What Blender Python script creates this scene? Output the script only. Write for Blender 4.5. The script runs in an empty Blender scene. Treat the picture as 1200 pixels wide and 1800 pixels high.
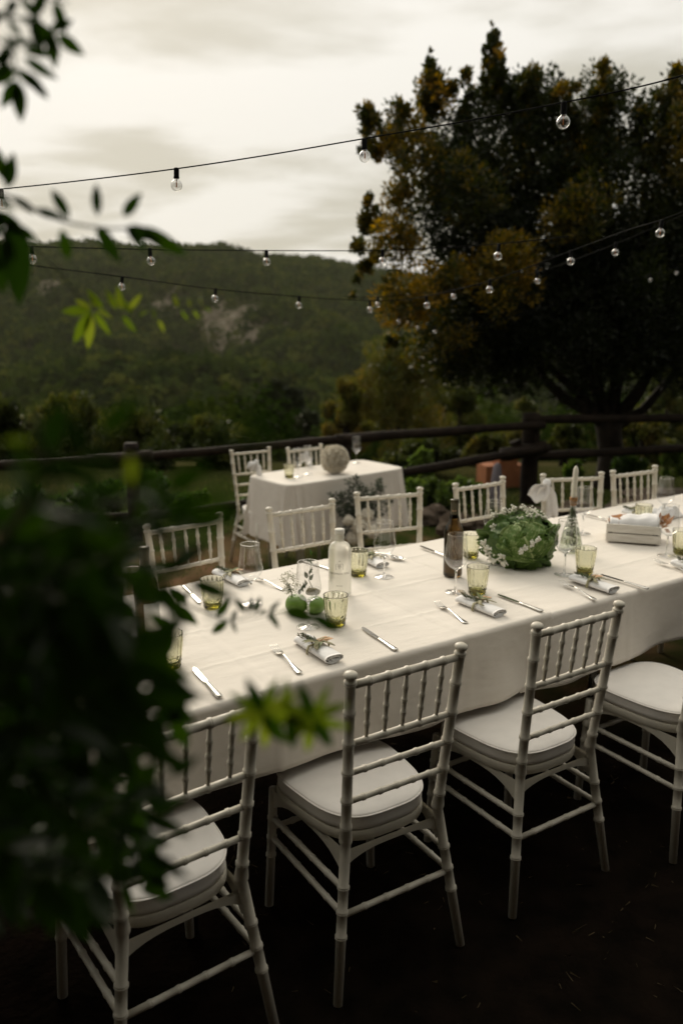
import bpy, bmesh, math, random
import numpy as np
from math import sin, cos, pi, sqrt, radians, atan2
from mathutils import Vector, Matrix, noise

scene = bpy.context.scene
C = scene.collection
RNG = random.Random(11)
NR = np.random.default_rng(11)

# ------------------------------------------------------------------ camera
CAM_H, PITCH, FPX = 1.7372, 0.2268, 1469.0
cam_d = bpy.data.cameras.new('camera')
cam = bpy.data.objects.new('camera', cam_d)
C.objects.link(cam)
scene.camera = cam
cam.location = (0, 0, CAM_H)
cam.rotation_euler = (pi / 2 - PITCH, 0, 0)
cam_d.sensor_fit = 'HORIZONTAL'
cam_d.sensor_width = 24.0
cam_d.lens = FPX / 1200 * 24.0
cam_d.clip_start = 0.02
cam_d.clip_end = 4000
cam_d.dof.use_dof = True
cam_d.dof.focus_distance = 2.35
cam_d.dof.aperture_fstop = 2.3

# ------------------------------------------------------------------ sky, sun, exposure
SUN_AZ, SUN_EL = radians(-20), radians(30)
SUN_DIR = Vector((sin(SUN_AZ) * cos(SUN_EL), cos(SUN_AZ) * cos(SUN_EL), sin(SUN_EL)))
world = bpy.data.worlds.new('World')
scene.world = world
world.use_nodes = True
wn, wl = world.node_tree.nodes, world.node_tree.links
wn.clear()
def W(t, **k):
    n = wn.new(t)
    for a, b in k.items():
        if a.startswith('i_'):
            n.inputs[int(a[2:])].default_value = b
        else:
            setattr(n, a, b)
    return n
out = W('ShaderNodeOutputWorld')
bg = W('ShaderNodeBackground'); bg.inputs[1].default_value = 0.1
sky = W('ShaderNodeTexSky')
sky.sky_type = 'NISHITA'; sky.sun_disc = False
sky.sun_elevation = SUN_EL; sky.sun_rotation = SUN_AZ
sky.air_density = 1.0; sky.dust_density = 3.0
tc = W('ShaderNodeTexCoord')
sep = W('ShaderNodeSeparateXYZ'); wl.new(tc.outputs['Generated'], sep.inputs[0])
zz = W('ShaderNodeMath', operation='MAXIMUM', i_1=0.0); wl.new(sep.outputs[2], zz.inputs[0])
za = W('ShaderNodeMath', operation='ADD', i_1=0.20); wl.new(zz.outputs[0], za.inputs[0])
dx = W('ShaderNodeMath', operation='DIVIDE'); wl.new(sep.outputs[0], dx.inputs[0]); wl.new(za.outputs[0], dx.inputs[1])
dy = W('ShaderNodeMath', operation='DIVIDE'); wl.new(sep.outputs[1], dy.inputs[0]); wl.new(za.outputs[0], dy.inputs[1])
cmb = W('ShaderNodeCombineXYZ'); wl.new(dx.outputs[0], cmb.inputs[0]); wl.new(dy.outputs[0], cmb.inputs[1])
mp = W('ShaderNodeMapping'); wl.new(cmb.outputs[0], mp.inputs[0])
mp.inputs['Location'].default_value = (3.15, 1.3, 0.0)
mp.inputs['Rotation'].default_value = (0, 0, radians(-20))
mp.inputs['Scale'].default_value = (0.75, 1.25, 1)
n1 = W('ShaderNodeTexNoise'); n1.inputs['Scale'].default_value = 1.35; n1.inputs['Detail'].default_value = 6
n1.inputs['Roughness'].default_value = 0.52; n1.inputs['Distortion'].default_value = 0.25
wl.new(mp.outputs[0], n1.inputs['Vector'])
cr = W('ShaderNodeValToRGB')
cr.color_ramp.elements[0].position = 0.43; cr.color_ramp.elements[0].color = (0, 0, 0, 1)
cr.color_ramp.elements[1].position = 0.60; cr.color_ramp.elements[1].color = (1, 1, 1, 1)
cr.color_ramp.interpolation = 'EASE'
wl.new(n1.outputs[0], cr.inputs[0])
# cloud deck: warm white, grey-green where it is thicker
cc = W('ShaderNodeMix', data_type='RGBA')
cc.inputs[6].default_value = (4.75, 4.5, 3.85, 1); cc.inputs[7].default_value = (7.0, 6.75, 6.25, 1)
wl.new(cr.outputs[0], cc.inputs[0])
# the deck is brightest round the hidden sun and falls off away from it
dot = W('ShaderNodeVectorMath', operation='DOT_PRODUCT'); dot.inputs[1].default_value = SUN_DIR
wl.new(tc.outputs['Generated'], dot.inputs[0])
mr = W('ShaderNodeMapRange', interpolation_type='SMOOTHSTEP')
mr.inputs[1].default_value = -0.7; mr.inputs[2].default_value = 0.97
mr.inputs[3].default_value = 0.35; mr.inputs[4].default_value = 1.0
wl.new(dot.outputs['Value'], mr.inputs[0])
mul = W('ShaderNodeMix', data_type='RGBA', blend_type='MULTIPLY'); mul.inputs[0].default_value = 1
wl.new(cc.outputs[2], mul.inputs[6]); wl.new(mr.outputs[0], mul.inputs[7])
# an overcast sky grows brighter towards the zenith
z2 = W('ShaderNodeMath', operation='MULTIPLY'); wl.new(zz.outputs[0], z2.inputs[0]); wl.new(zz.outputs[0], z2.inputs[1])
z3 = W('ShaderNodeMath', operation='MULTIPLY_ADD', i_1=1.5, i_2=1.0); wl.new(z2.outputs[0], z3.inputs[0])
mul2 = W('ShaderNodeMix', data_type='RGBA', blend_type='MULTIPLY'); mul2.inputs[0].default_value = 1
wl.new(mul.outputs[2], mul2.inputs[6]); wl.new(z3.outputs[0], mul2.inputs[7])
mx = W('ShaderNodeMix', data_type='RGBA'); mx.inputs[0].default_value = 0.965
wl.new(sky.outputs[0], mx.inputs[6]); wl.new(mul2.outputs[2], mx.inputs[7])
wl.new(mx.outputs[2], bg.inputs[0]); wl.new(bg.outputs[0], out.inputs[0])

sun_d = bpy.data.lights.new('sun', 'SUN')
sun_d.energy = 2.0; sun_d.angle = radians(30); sun_d.color = (1.0, 0.88, 0.72)
sun = bpy.data.objects.new('sun', sun_d); C.objects.link(sun)
sun.rotation_euler = (-SUN_DIR).to_track_quat('-Z', 'Y').to_euler()

vs = scene.view_settings
vs.view_transform = 'Standard'; vs.look = 'None'; vs.gamma = 1; vs.use_curve_mapping = False
vs.exposure = 0.30
scene.cycles.use_denoising = True
scene.cycles.max_bounces = 10
scene.cycles.transparent_max_bounces = 24
scene.cycles.transmission_bounces = 10
scene.cycles.sample_clamp_indirect = 4

# ------------------------------------------------------------------ places
def at(px, py, Y):
    """world point at forward distance Y seen at photo pixel (1200x1800)"""
    a, b = (px - 600) / FPX, (900 - py) / FPX
    cp, sp = cos(PITCH), sin(PITCH)
    k = Y / (cp + b * sp)
    return Vector((a * k, Y, CAM_H + (-sp + b * cp) * k))
def on(px, py, z):
    a, b = (px - 600) / FPX, (900 - py) / FPX
    cp, sp = cos(PITCH), sin(PITCH)
    k = (z - CAM_H) / (-sp + b * cp)
    return Vector((a * k, (cp + b * sp) * k, z))
PHI = 0.5887
TD, ND = Vector((cos(PHI), sin(PHI), 0)), Vector((-sin(PHI), cos(PHI), 0))
def tn(t, n, z=0.0): return TD * t + ND * n + Vector((0, 0, z))
TZ = 0.76

# ------------------------------------------------------------------ materials
def mat(name, col, rough=0.6, spec=0.5, nscale=None, namt=0.15, bump=0.0, bscale=None, metal=0.0,
        trans=0.0, ior=1.45, col2=None, attr=None, sheen=0.0, sss=0.0, coat=0.0, detail=4, stretch=None):
    m = bpy.data.materials.new(name); m.use_nodes = True
    nt = m.node_tree; N, L = nt.nodes, nt.links
    p = N['Principled BSDF']
    p.inputs['Base Color'].default_value = (*col, 1)
    p.inputs['Roughness'].default_value = rough
    p.inputs['Metallic'].default_value = metal
    p.inputs['Specular IOR Level'].default_value = spec
    p.inputs['Transmission Weight'].default_value = trans
    p.inputs['IOR'].default_value = ior
    p.inputs['Sheen Weight'].default_value = sheen
    p.inputs['Coat Weight'].default_value = coat
    tcn = N.new('ShaderNodeTexCoord')
    vec = tcn.outputs['Object']
    if stretch:
        mpn = N.new('ShaderNodeMapping'); mpn.inputs['Scale'].default_value = stretch
        L.new(vec, mpn.inputs[0]); vec = mpn.outputs[0]
    if nscale:
        nn = N.new('ShaderNodeTexNoise'); nn.inputs['Scale'].default_value = nscale; nn.inputs['Detail'].default_value = detail
        L.new(vec, nn.inputs['Vector'])
        mixn = N.new('ShaderNodeMix'); mixn.data_type = 'RGBA'
        c2 = col2 or tuple(c * (1 - namt) for c in col)
        mixn.inputs[6].default_value = (*col, 1); mixn.inputs[7].default_value = (*c2, 1)
        r = N.new('ShaderNodeMapRange'); r.inputs[1].default_value = 0.35; r.inputs[2].default_value = 0.65
        L.new(nn.outputs[0], r.inputs[0]); L.new(r.outputs[0], mixn.inputs[0])
        L.new(mixn.outputs[2], p.inputs['Base Color'])
    if bump:
        bn = N.new('ShaderNodeTexNoise'); bn.inputs['Scale'].default_value = bscale or 60; bn.inputs['Detail'].default_value = detail
        L.new(vec, bn.inputs['Vector'])
        bb = N.new('ShaderNodeBump'); bb.inputs['Strength'].default_value = bump; bb.inputs['Distance'].default_value = 0.01
        L.new(bn.outputs[0], bb.inputs['Height']); L.new(bb.outputs[0], p.inputs['Normal'])
    return m

def leafmat(name, cols, trans=0.35, rough=0.5, attr='tint'):
    """leaf: colour picked along a ramp by a per-leaf attribute, some light passing through"""
    m = bpy.data.materials.new(name); m.use_nodes = True
    nt = m.node_tree; N, L = nt.nodes, nt.links
    p = N['Principled BSDF']; p.inputs['Roughness'].default_value = rough
    p.inputs['Specular IOR Level'].default_value = 0.3
    if attr:
        a = N.new('ShaderNodeAttribute'); a.attribute_name = attr; src = a.outputs['Fac']
    else:
        a = N.new('ShaderNodeObjectInfo'); src = a.outputs['Random']
    r = N.new('ShaderNodeValToRGB')
    els = r.color_ramp.elements
    els[0].position = 0; els[0].color = (*cols[0], 1)
    els[1].position = 1; els[1].color = (*cols[-1], 1)
    for i, c in enumerate(cols[1:-1]):
        e = els.new((i + 1) / (len(cols) - 1)); e.color = (*c, 1)
    L.new(src, r.inputs[0]); L.new(r.outputs[0], p.inputs['Base Color'])
    t = N.new('ShaderNodeBsdfTranslucent')
    hs = N.new('ShaderNodeHueSaturation'); hs.inputs['Saturation'].default_value = 1.15; hs.inputs['Value'].default_value = 1.6
    L.new(r.outputs[0], hs.inputs['Color']); L.new(hs.outputs[0], t.inputs[0])
    mxn = N.new('ShaderNodeMixShader'); mxn.inputs[0].default_value = trans
    L.new(p.outputs[0], mxn.inputs[1]); L.new(t.outputs[0], mxn.inputs[2])
    L.new(mxn.outputs[0], N['Material Output'].inputs[0])
    return m

def thin_glass(name, tint=(1, 1, 1), extra=0.0, rough=0.0):
    """a glass wall a millimetre thick: clear straight through, mirror at the rim"""
    m = bpy.data.materials.new(name); m.use_nodes = True
    nt = m.node_tree; N, L = nt.nodes, nt.links; N.remove(N['Principled BSDF'])
    tr = N.new('ShaderNodeBsdfTransparent'); tr.inputs[0].default_value = (*tint, 1)
    gl = N.new('ShaderNodeBsdfGlossy'); gl.inputs['Roughness'].default_value = rough
    lw = N.new('ShaderNodeLayerWeight'); lw.inputs[0].default_value = 0.5
    pw = N.new('ShaderNodeMath'); pw.operation = 'POWER'; pw.inputs[1].default_value = 3.0; L.new(lw.outputs['Facing'], pw.inputs[0])
    ma = N.new('ShaderNodeMath'); ma.operation = 'MULTIPLY_ADD'; ma.inputs[1].default_value = 0.75; ma.inputs[2].default_value = 0.12 + extra
    L.new(pw.outputs[0], ma.inputs[0])
    cl = N.new('ShaderNodeClamp'); L.new(ma.outputs[0], cl.inputs[0])
    mxn = N.new('ShaderNodeMixShader'); L.new(cl.outputs[0], mxn.inputs[0])
    L.new(tr.outputs[0], mxn.inputs[1]); L.new(gl.outputs[0], mxn.inputs[2])
    L.new(mxn.outputs[0], N['Material Output'].inputs[0])
    return m

def weave_cloth(name, col, col2, wscale=900, rough=0.85):
    m = bpy.data.materials.new(name); m.use_nodes = True
    nt = m.node_tree; N, L = nt.nodes, nt.links
    p = N['Principled BSDF']; p.inputs['Roughness'].default_value = rough; p.inputs['Specular IOR Level'].default_value = 0.25
    p.inputs['Sheen Weight'].default_value = 0.15
    tcn = N.new('ShaderNodeTexCoord'); mpn = N.new('ShaderNodeMapping')
    mpn.inputs['Rotation'].default_value = (0, 0, -PHI)
    L.new(tcn.outputs['Object'], mpn.inputs[0])
    nn = N.new('ShaderNodeTexNoise'); nn.inputs['Scale'].default_value = 1.7; nn.inputs['Detail'].default_value = 5
    L.new(mpn.outputs[0], nn.inputs['Vector'])
    mixn = N.new('ShaderNodeMix'); mixn.data_type = 'RGBA'
    mixn.inputs[6].default_value = (*col, 1); mixn.inputs[7].default_value = (*col2, 1)
    L.new(nn.outputs[0], mixn.inputs[0]); L.new(mixn.outputs[2], p.inputs['Base Color'])
    # slubs of the linen: long thin threads both ways
    hs = []
    for sc in ((60, 900, 900), (900, 60, 900)):
        m2 = N.new('ShaderNodeMapping'); m2.inputs['Scale'].default_value = sc; L.new(mpn.outputs[0], m2.inputs[0])
        n2 = N.new('ShaderNodeTexNoise'); n2.inputs['Scale'].default_value = 1.0; n2.inputs['Detail'].default_value = 1
        L.new(m2.outputs[0], n2.inputs['Vector']); hs.append(n2.outputs[0])
    ad = N.new('ShaderNodeMath'); ad.operation = 'ADD'; L.new(hs[0], ad.inputs[0]); L.new(hs[1], ad.inputs[1])
    # soft crumples
    n3 = N.new('ShaderNodeTexNoise'); n3.inputs['Scale'].default_value = 9; n3.inputs['Detail'].default_value = 3
    m3 = N.new('ShaderNodeMapping'); m3.inputs['Scale'].default_value = (0.5, 1.4, 1.0)
    L.new(mpn.outputs[0], m3.inputs[0]); L.new(m3.outputs[0], n3.inputs['Vector'])
    b1 = N.new('ShaderNodeBump'); b1.inputs['Strength'].default_value = 0.35; b1.inputs['Distance'].default_value = 0.0009
    b2 = N.new('ShaderNodeBump'); b2.inputs['Strength'].default_value = 0.7; b2.inputs['Distance'].default_value = 0.011
    L.new(n3.outputs[0], b2.inputs['Height']); L.new(ad.outputs[0], b1.inputs['Height'])
    L.new(b2.outputs[0], b1.inputs['Normal']); L.new(b1.outputs[0], p.inputs['Normal'])
    return m

M = {}
M['chair'] = mat('ivory resin', (0.62, 0.58, 0.49), 0.38, 0.45, nscale=14, namt=0.10, bump=0.05, bscale=90)
M['cushion'] = mat('white seat cloth', (0.84, 0.80, 0.75), 0.75, 0.25, nscale=20, namt=0.05, bump=0.12, bscale=500)
M['cloth'] = weave_cloth('tablecloth linen', (0.78, 0.73, 0.66), (0.72, 0.67, 0.60))
M['napkin'] = mat('white napkin cotton', (0.80, 0.79, 0.78), 0.85, 0.2, nscale=30, namt=0.06, bump=0.15, bscale=700)
M['steel'] = mat('polished cutlery steel', (0.62, 0.60, 0.56), 0.16, 0.5, metal=1.0)
M['glass'] = thin_glass('clear wine glass')
M['stemglass'] = mat('solid glass stem', (1, 1, 1), 0.0, 0.5, trans=1.0, ior=1.46)
M['bulbglass'] = thin_glass('bulb glass', (0.95, 0.95, 0.94), 0.10)
M['green_glass'] = mat('pressed olive glass', (0.93, 0.94, 0.79), 0.03, 0.5, trans=1.0, ior=1.47)
M['green_glass'].node_tree.nodes['Principled BSDF'].inputs['Base Color'].default_value = (0.985, 0.99, 0.95, 1)
va_ = M['green_glass'].node_tree.nodes.new('ShaderNodeVolumeAbsorption'); va_.inputs[0].default_value = (0.62, 0.60, 0.20, 1); va_.inputs[1].default_value = 88
M['green_glass'].node_tree.links.new(va_.outputs[0], M['green_glass'].node_tree.nodes['Material Output'].inputs['Volume'])
M['wine_glass_dark'] = mat('dark brown bottle glass', (0.055, 0.032, 0.010), 0.03, 0.5, trans=1.0, ior=1.45)
M['foil'] = mat('bottle neck foil', (0.05, 0.042, 0.02), 0.3, 0.5, metal=0.4)
M['frost'] = mat('frosted bottle', (0.93, 0.92, 0.86), 0.30, 0.5, trans=.72, ior=1.25)
M['paper'] = mat('white label paper', (0.72, 0.70, 0.64), 0.7, 0.2)
M['ink'] = mat('grey ink', (0.20, 0.19, 0.17), 0.6, 0.2)
M['kraft'] = mat('kraft card', (0.62, 0.40, 0.25), 0.8, 0.2, nscale=90, namt=0.12)
M['ribbon'] = mat('sage ribbon', (0.36, 0.33, 0.20), 0.6, 0.3, nscale=60, namt=0.2)
M['apple'] = mat('green apple skin', (0.16, 0.28, 0.05), 0.3, 0.5, nscale=40, namt=0.2)
M['wood_white'] = mat('whitewashed crate wood', (0.78, 0.75, 0.69), 0.7, 0.3, nscale=14, col2=(0.64, 0.60, 0.53), bump=0.08, bscale=50, stretch=(1, 1, 6))
M['wood_dark'] = mat('weathered dark timber', (0.022, 0.015, 0.010), 0.8, 0.15, nscale=9, col2=(0.010, 0.007, 0.005), bump=0.6, bscale=25)
M['bark'] = mat('dark bark', (0.035, 0.027, 0.02), 0.9, 0.2, nscale=12, namt=0.5, bump=0.8, bscale=22)
M['vinebark'] = mat('pale vine bark', (0.22, 0.18, 0.12), 0.8, 0.2, nscale=30, namt=0.4, bump=0.4, bscale=60)
M['twig'] = mat('green twig', (0.06, 0.09, 0.02), 0.6, 0.3)
M['black'] = mat('black plastic', (0.006, 0.006, 0.006), 0.8, 0.1)
M['wax'] = mat('ivory candle wax', (0.78, 0.74, 0.62), 0.45, 0.4)
M['cork'] = mat('cork', (0.40, 0.22, 0.10), 0.8, 0.2, nscale=120, namt=0.4)
M['bread'] = mat('brown crust', (0.36, 0.16, 0.06), 0.7, 0.3, nscale=40, namt=0.4)
M['terracotta'] = mat('terracotta', (0.42, 0.17, 0.08), 0.85, 0.2, nscale=6, namt=0.3, bump=0.4, bscale=18)
M['grey_cloth'] = mat('grey canvas', (0.20, 0.18, 0.20), 0.9, 0.1)
M['rock'] = mat('garden rock', (0.13, 0.10, 0.075), 0.9, 0.2, nscale=5, namt=0.5, bump=0.8, bscale=9)
M['soil_bit'] = mat('straw bit', (0.10, 0.075, 0.04), 0.8, 0.2)
M['petal'] = mat('cream petals', (0.84, 0.79, 0.68), 0.8, 0.2, nscale=60, namt=0.15)
M['gyp'] = mat('white gypsophila', (0.80, 0.78, 0.68), 0.8, 0.2)
M['filament'] = mat('orange filament', (0.55, 0.20, 0.06), 0.5, 0.3)
M['tabletop'] = mat('trestle board', (0.25, 0.2, 0.15), 0.7, 0.3, nscale=8, namt=0.3)
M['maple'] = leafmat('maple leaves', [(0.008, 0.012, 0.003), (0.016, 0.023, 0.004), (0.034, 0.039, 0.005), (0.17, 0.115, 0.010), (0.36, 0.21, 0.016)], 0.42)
M['bush'] = leafmat('olive bush leaves', [(0.026, 0.036, 0.009), (0.058, 0.070, 0.015), (0.11, 0.105, 0.024), (0.15, 0.11, 0.03)], 0.35)
M['conifer'] = leafmat('dark needles', [(0.014, 0.020, 0.008), (0.028, 0.036, 0.012), (0.05, 0.045, 0.018)], 0.1)
M['garden'] = leafmat('garden plant leaves', [(0.03, 0.06, 0.012), (0.06, 0.11, 0.02), (0.12, 0.17, 0.04), (0.09, 0.13, 0.03)], 0.35)
M['fern'] = leafmat('grey green fronds', [(0.03, 0.045, 0.025), (0.06, 0.08, 0.05), (0.09, 0.11, 0.07)], 0.2)
M['vine'] = leafmat('dark vine leaf', [(0.012, 0.028, 0.005), (0.020, 0.045, 0.007), (0.030, 0.062, 0.009)], 0.30, 0.4, attr=None)
M['vine_s'] = leafmat('dark vine leaf mass', [(0.012, 0.028, 0.005), (0.020, 0.045, 0.007), (0.030, 0.062, 0.009)], 0.25, 0.4)
M['vine_sunlit'] = leafmat('young vine leaf', [(0.075, 0.11, 0.018), (0.11, 0.15, 0.024), (0.15, 0.18, 0.034)], 0.58, 0.45, attr=None)  # brighter copy of the vine leaf, sunlight put into its colour
M['forest'] = leafmat('forest crowns', [(0.013, 0.023, 0.005), (0.024, 0.038, 0.008), (0.038, 0.053, 0.011), (0.064, 0.072, 0.016)], 0.2, 1.0)
M['forest'].node_tree.nodes['Principled BSDF'].inputs['Specular IOR Level'].default_value = 0.0
M['grass'] = leafmat('short grass', [(0.035, 0.06, 0.012), (0.07, 0.10, 0.02), (0.12, 0.11, 0.045), (0.14, 0.10, 0.05)], 0.3, 0.7)
M['cabbage'] = None

# ------------------------------------------------------------------ object helpers
def empty(name, loc=(0, 0, 0), rz=0.0, label=None, cat=None, group=None):
    o = bpy.data.objects.new(name, None); C.objects.link(o)
    o.location = loc; o.rotation_euler = (0, 0, rz); o.empty_display_size = 0.05
    tag(o, label, cat, group); return o
def tag(o, label=None, cat=None, group=None, kind=None):
    if label: o['label'] = label
    if cat: o['category'] = cat
    if group: o['group'] = group
    if kind: o['kind'] = kind
    return o
def link(name, data, parent=None, loc=None, rot=None, scale=None):
    o = bpy.data.objects.new(name, data); C.objects.link(o)
    if parent is not None: o.parent = parent
    if loc is not None: o.location = loc
    if rot is not None: o.rotation_euler = rot
    if scale is not None: o.scale = scale if hasattr(scale, '__len__') else (scale,) * 3
    return o
def children(o): return [c for c in C.objects if c.parent == o]
def copy_tree(root, kids, loc, rz, label=None, group=None):
    r = root.copy(); C.objects.link(r); r.location = loc; r.rotation_euler = (0, 0, rz)
    if label: r['label'] = label
    if group: r['group'] = group
    for ch, subs in kids:
        c = ch.copy(); C.objects.link(c); c.parent = r
        for s in subs:
            d = s.copy(); C.objects.link(d); d.parent = c
    return r
def kids_of(root):
    ch = [c for c in C.objects if c.parent == root]
    return [(c, [s for s in C.objects if s.parent == c]) for c in ch]

class MB:
    def __init__(s): s.v = []; s.f = []
    def add(s, vs, fs):
        b = len(s.v); s.v += [tuple(v) for v in vs]; s.f += [tuple(i + b for i in f) for f in fs]; return s
    def box(s, c, d, rot=None):
        vs = []
        for x in (-1, 1):
            for y in (-1, 1):
                for z in (-1, 1):
                    p = Vector((x * d[0] / 2, y * d[1] / 2, z * d[2] / 2))
                    if rot is not None: p = rot @ p
                    vs.append(p + Vector(c))
        return s.add(vs, [(0, 1, 3, 2), (4, 6, 7, 5), (0, 4, 5, 1), (2, 3, 7, 6), (0, 2, 6, 4), (1, 5, 7, 3)])
    def tube(s, pts, rad, n=10, cap=True, flat=1.0):
        pts = [Vector(p) for p in pts]
        if not hasattr(rad, '__len__'): rad = [rad] * len(pts)
        vs = []; fs = []
        t0 = (pts[1] - pts[0]).normalized()
        u = t0.orthogonal().normalized()
        if abs(t0.z) < 0.9:
            u = Vector((0, 0, 1)).cross(t0).normalized()
        for i, p in enumerate(pts):
            if i == 0: t = pts[1] - pts[0]
            elif i == len(pts) - 1: t = pts[-1] - pts[-2]
            else: t = pts[i + 1] - pts[i - 1]
            t = t.normalized() if t.length > 1e-9 else t0
            u = (u - t * u.dot(t)).normalized(); w = t.cross(u)
            for k in range(n):
                a = 2 * pi * k / n
                vs.append(p + u * (cos(a) * rad[i]) + w * (sin(a) * rad[i] * flat))
        for i in range(len(pts) - 1):
            for k in range(n):
                a, b = i * n + k, i * n + (k + 1) % n
                fs.append((a, b, b + n, a + n))
        if cap:
            fs.append(tuple(range(n))[::-1]); fs.append(tuple((len(pts) - 1) * n + k for k in range(n)))
        return s.add(vs, fs)
    def lathe(s, prof, n=32, mod=None, cap0=False, cap1=False, off=(0, 0, 0)):
        vs = []; fs = []
        for (r, z) in prof:
            for k in range(n):
                a = 2 * pi * k / n
                rr = r * (mod(a, z) if mod else 1)
                vs.append((off[0] + cos(a) * rr, off[1] + sin(a) * rr, off[2] + z))
        for i in range(len(prof) - 1):
            for k in range(n):
                a, b = i * n + k, i * n + (k + 1) % n
                fs.append((a, b, b + n, a + n))
        if cap0: fs.append(tuple(range(n))[::-1])
        if cap1: fs.append(tuple((len(prof) - 1) * n + k for k in range(n)))
        return s.add(vs, fs)
    def ball(s, c, r, nu=10, nv=7, sq=(1, 1, 1), wob=0.0, seed=0):
        vs = []; fs = []; c = Vector(c)
        for j in range(nv + 1):
            th = pi * j / nv
            for i in range(nu):
                ph = 2 * pi * i / nu
                d = Vector((sin(th) * cos(ph), sin(th) * sin(ph), cos(th)))
                k = 1 + (wob * noise.noise(d * 1.7 + Vector((seed * 3.1, seed * 1.7, 0))) if wob else 0)
                vs.append(c + Vector((d.x * sq[0], d.y * sq[1], d.z * sq[2])) * r * k)
        for j in range(nv):
            for i in range(nu):
                a, b = j * nu + i, j * nu + (i + 1) % nu
                fs.append((a, a + nu, b + nu, b))
        return s.add(vs, fs)
    def mesh(s, name, m, smooth=True, recalc=False, autos=None):
        me = bpy.data.meshes.new(name); me.from_pydata(s.v, [], s.f); 
        if recalc:
            bm = bmesh.new(); bm.from_mesh(me); bmesh.ops.remove_doubles(bm, verts=bm.verts, dist=1e-6)
            bmesh.ops.recalc_face_normals(bm, faces=bm.faces); bm.to_mesh(me); bm.free()
        if smooth: me.shade_smooth()
        if autos is not None:
            me.shade_smooth(); me.set_sharp_from_angle(angle=radians(autos))
        me.materials.append(m); me.update(); return me
    def obj(s, name, m, parent=None, smooth=True, loc=None, rot=None, **k):
        return link(name, s.mesh(name, m, smooth, **k), parent, loc, rot)

def np_mesh(name, V, F, m, tint=None, smooth=False):
    """V (N,3), F (M,k) arrays, tint per face"""
    me = bpy.data.meshes.new(name)
    V = np.ascontiguousarray(V, dtype=np.float32); F = np.ascontiguousarray(F, dtype=np.int32)
    k = F.shape[1]
    me.vertices.add(len(V)); me.vertices.foreach_set('co', V.ravel())
    me.loops.add(F.size); me.loops.foreach_set('vertex_index', F.ravel())
    me.polygons.add(len(F)); me.polygons.foreach_set('loop_start', np.arange(0, F.size, k, dtype=np.int32))
    try: me.polygons.foreach_set('loop_total', np.full(len(F), k, dtype=np.int32))
    except Exception: pass
    me.update(calc_edges=True)
    if tint is not None:
        a = me.attributes.new('tint', 'FLOAT', 'FACE'); a.data.foreach_set('value', np.asarray(tint, dtype=np.float32))
    if smooth: me.shade_smooth()
    me.materials.append(m); return me

def quad_leaves(cen, size, rng, up=0.3, elong=2.0, tint=None, name='foliage', m=None, fold=False, dirs=None):
    """one rhombic leaf per centre"""
    n = len(cen)
    d = rng.normal(size=(n, 3)) if dirs is None else dirs + rng.normal(size=(n, 3)) * 0.45
    d[:, 2] += up
    d /= np.linalg.norm(d, axis=1, keepdims=True)
    r = rng.normal(size=(n, 3)); s = np.cross(d, r); s /= np.linalg.norm(s, axis=1, keepdims=True) + 1e-9
    L = size * rng.uniform(0.6, 1.3, size=(n, 1)); Wd = L / elong
    V = np.empty((n, 4, 3))
    V[:, 0] = cen - d * L * 0.5; V[:, 1] = cen + s * Wd * 0.5 - d * L * 0.05
    V[:, 2] = cen + d * L * 0.5; V[:, 3] = cen - s * Wd * 0.5 - d * L * 0.05
    F = np.arange(n * 4).reshape(n, 4)
    return V.reshape(-1, 3), F

# ------------------------------------------------------------------ terrain
def sstep(a, b, x):
    t = np.clip((x - a) / (b - a), 0, 1); return t * t * (3 - 2 * t)
RIDGE_X = [-900, -450, -285, -211, -180, -150, -127, -85, -59, -17, 17, 60, 110, 260, 500, 900]
RIDGE_Z = [48, 56, 51, 50, 53, 49, 49, 49.5, 42, 41, 34, 27, 22, 20, 28, 34]
def fbm(x, y, sc, seed=0):
    """smooth sum-of-sines relief, cheap on arrays"""
    r = np.random.default_rng(seed); o = np.zeros_like(x); amp = 1.0; tot = 0
    for k in range(14):
        a = r.uniform(0, 2 * pi); f = (1.6 ** (k * 0.5)) / sc
        o += amp * np.sin((x * cos(a) + y * sin(a)) * f * 2 * pi + r.uniform(0, 6.28) + 1.3 * np.sin((x * sin(a) - y * cos(a)) * f * 2.3 + k)); tot += amp; amp *= 0.83
    return o / tot
def height(x, y):
    x = np.asarray(x, float); y = np.asarray(y, float)
    z = -0.20 * sstep(4.7, 6.2, y) - 0.12 * sstep(7, 11, y)
    z = z - 1.6 * sstep(11, 20, y) - 6 * sstep(18, 55, y) - 38 * sstep(45, 190, y)
    yr = 640 + 0 * x
    rz = np.interp(x, RIDGE_X, RIDGE_Z)
    up = sstep(0, 1, (y - 170) / (yr - 170)) * 0.55 + 0.45 * np.clip((y - 170) / (yr - 170), 0, 1)
    hill = (rz + 46.4) * up
    hill = np.where(y > yr, (rz + 46.4) - (y - yr) * 0.25, hill)
    z = z + np.where(y > 170, hill, 0)
    gul = fbm(x + 0.35 * y, y * 0.35, 170, 3)
    z = z + gul * 30 * sstep(190, 330, y) * (1 - sstep(yr - 260, yr - 90, y))
    # a spur crossing the valley in front of the main hill, and the right hand slope
    z = z + 26 * np.exp(-((x + 60 - 0.35 * (y - 190)) / 75) ** 2) * np.exp(-((y - 215) / 70) ** 2)
    z = z + 30 * sstep(60, 260, x) * sstep(120, 260, y) * (1 - sstep(300, 460, y))
    z = z + fbm(x, y, 30, 9) * 0.8 * sstep(25, 90, y)
    near = 1 - sstep(14, 25, np.hypot(x, y))
    z = z + near * (fbm(x, y, 0.9, 5) * 0.012 + fbm(x, y, 0.25, 6) * 0.005)
    return z
def h1(x, y): return float(height(np.array([x]), np.array([y]))[0])

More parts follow.
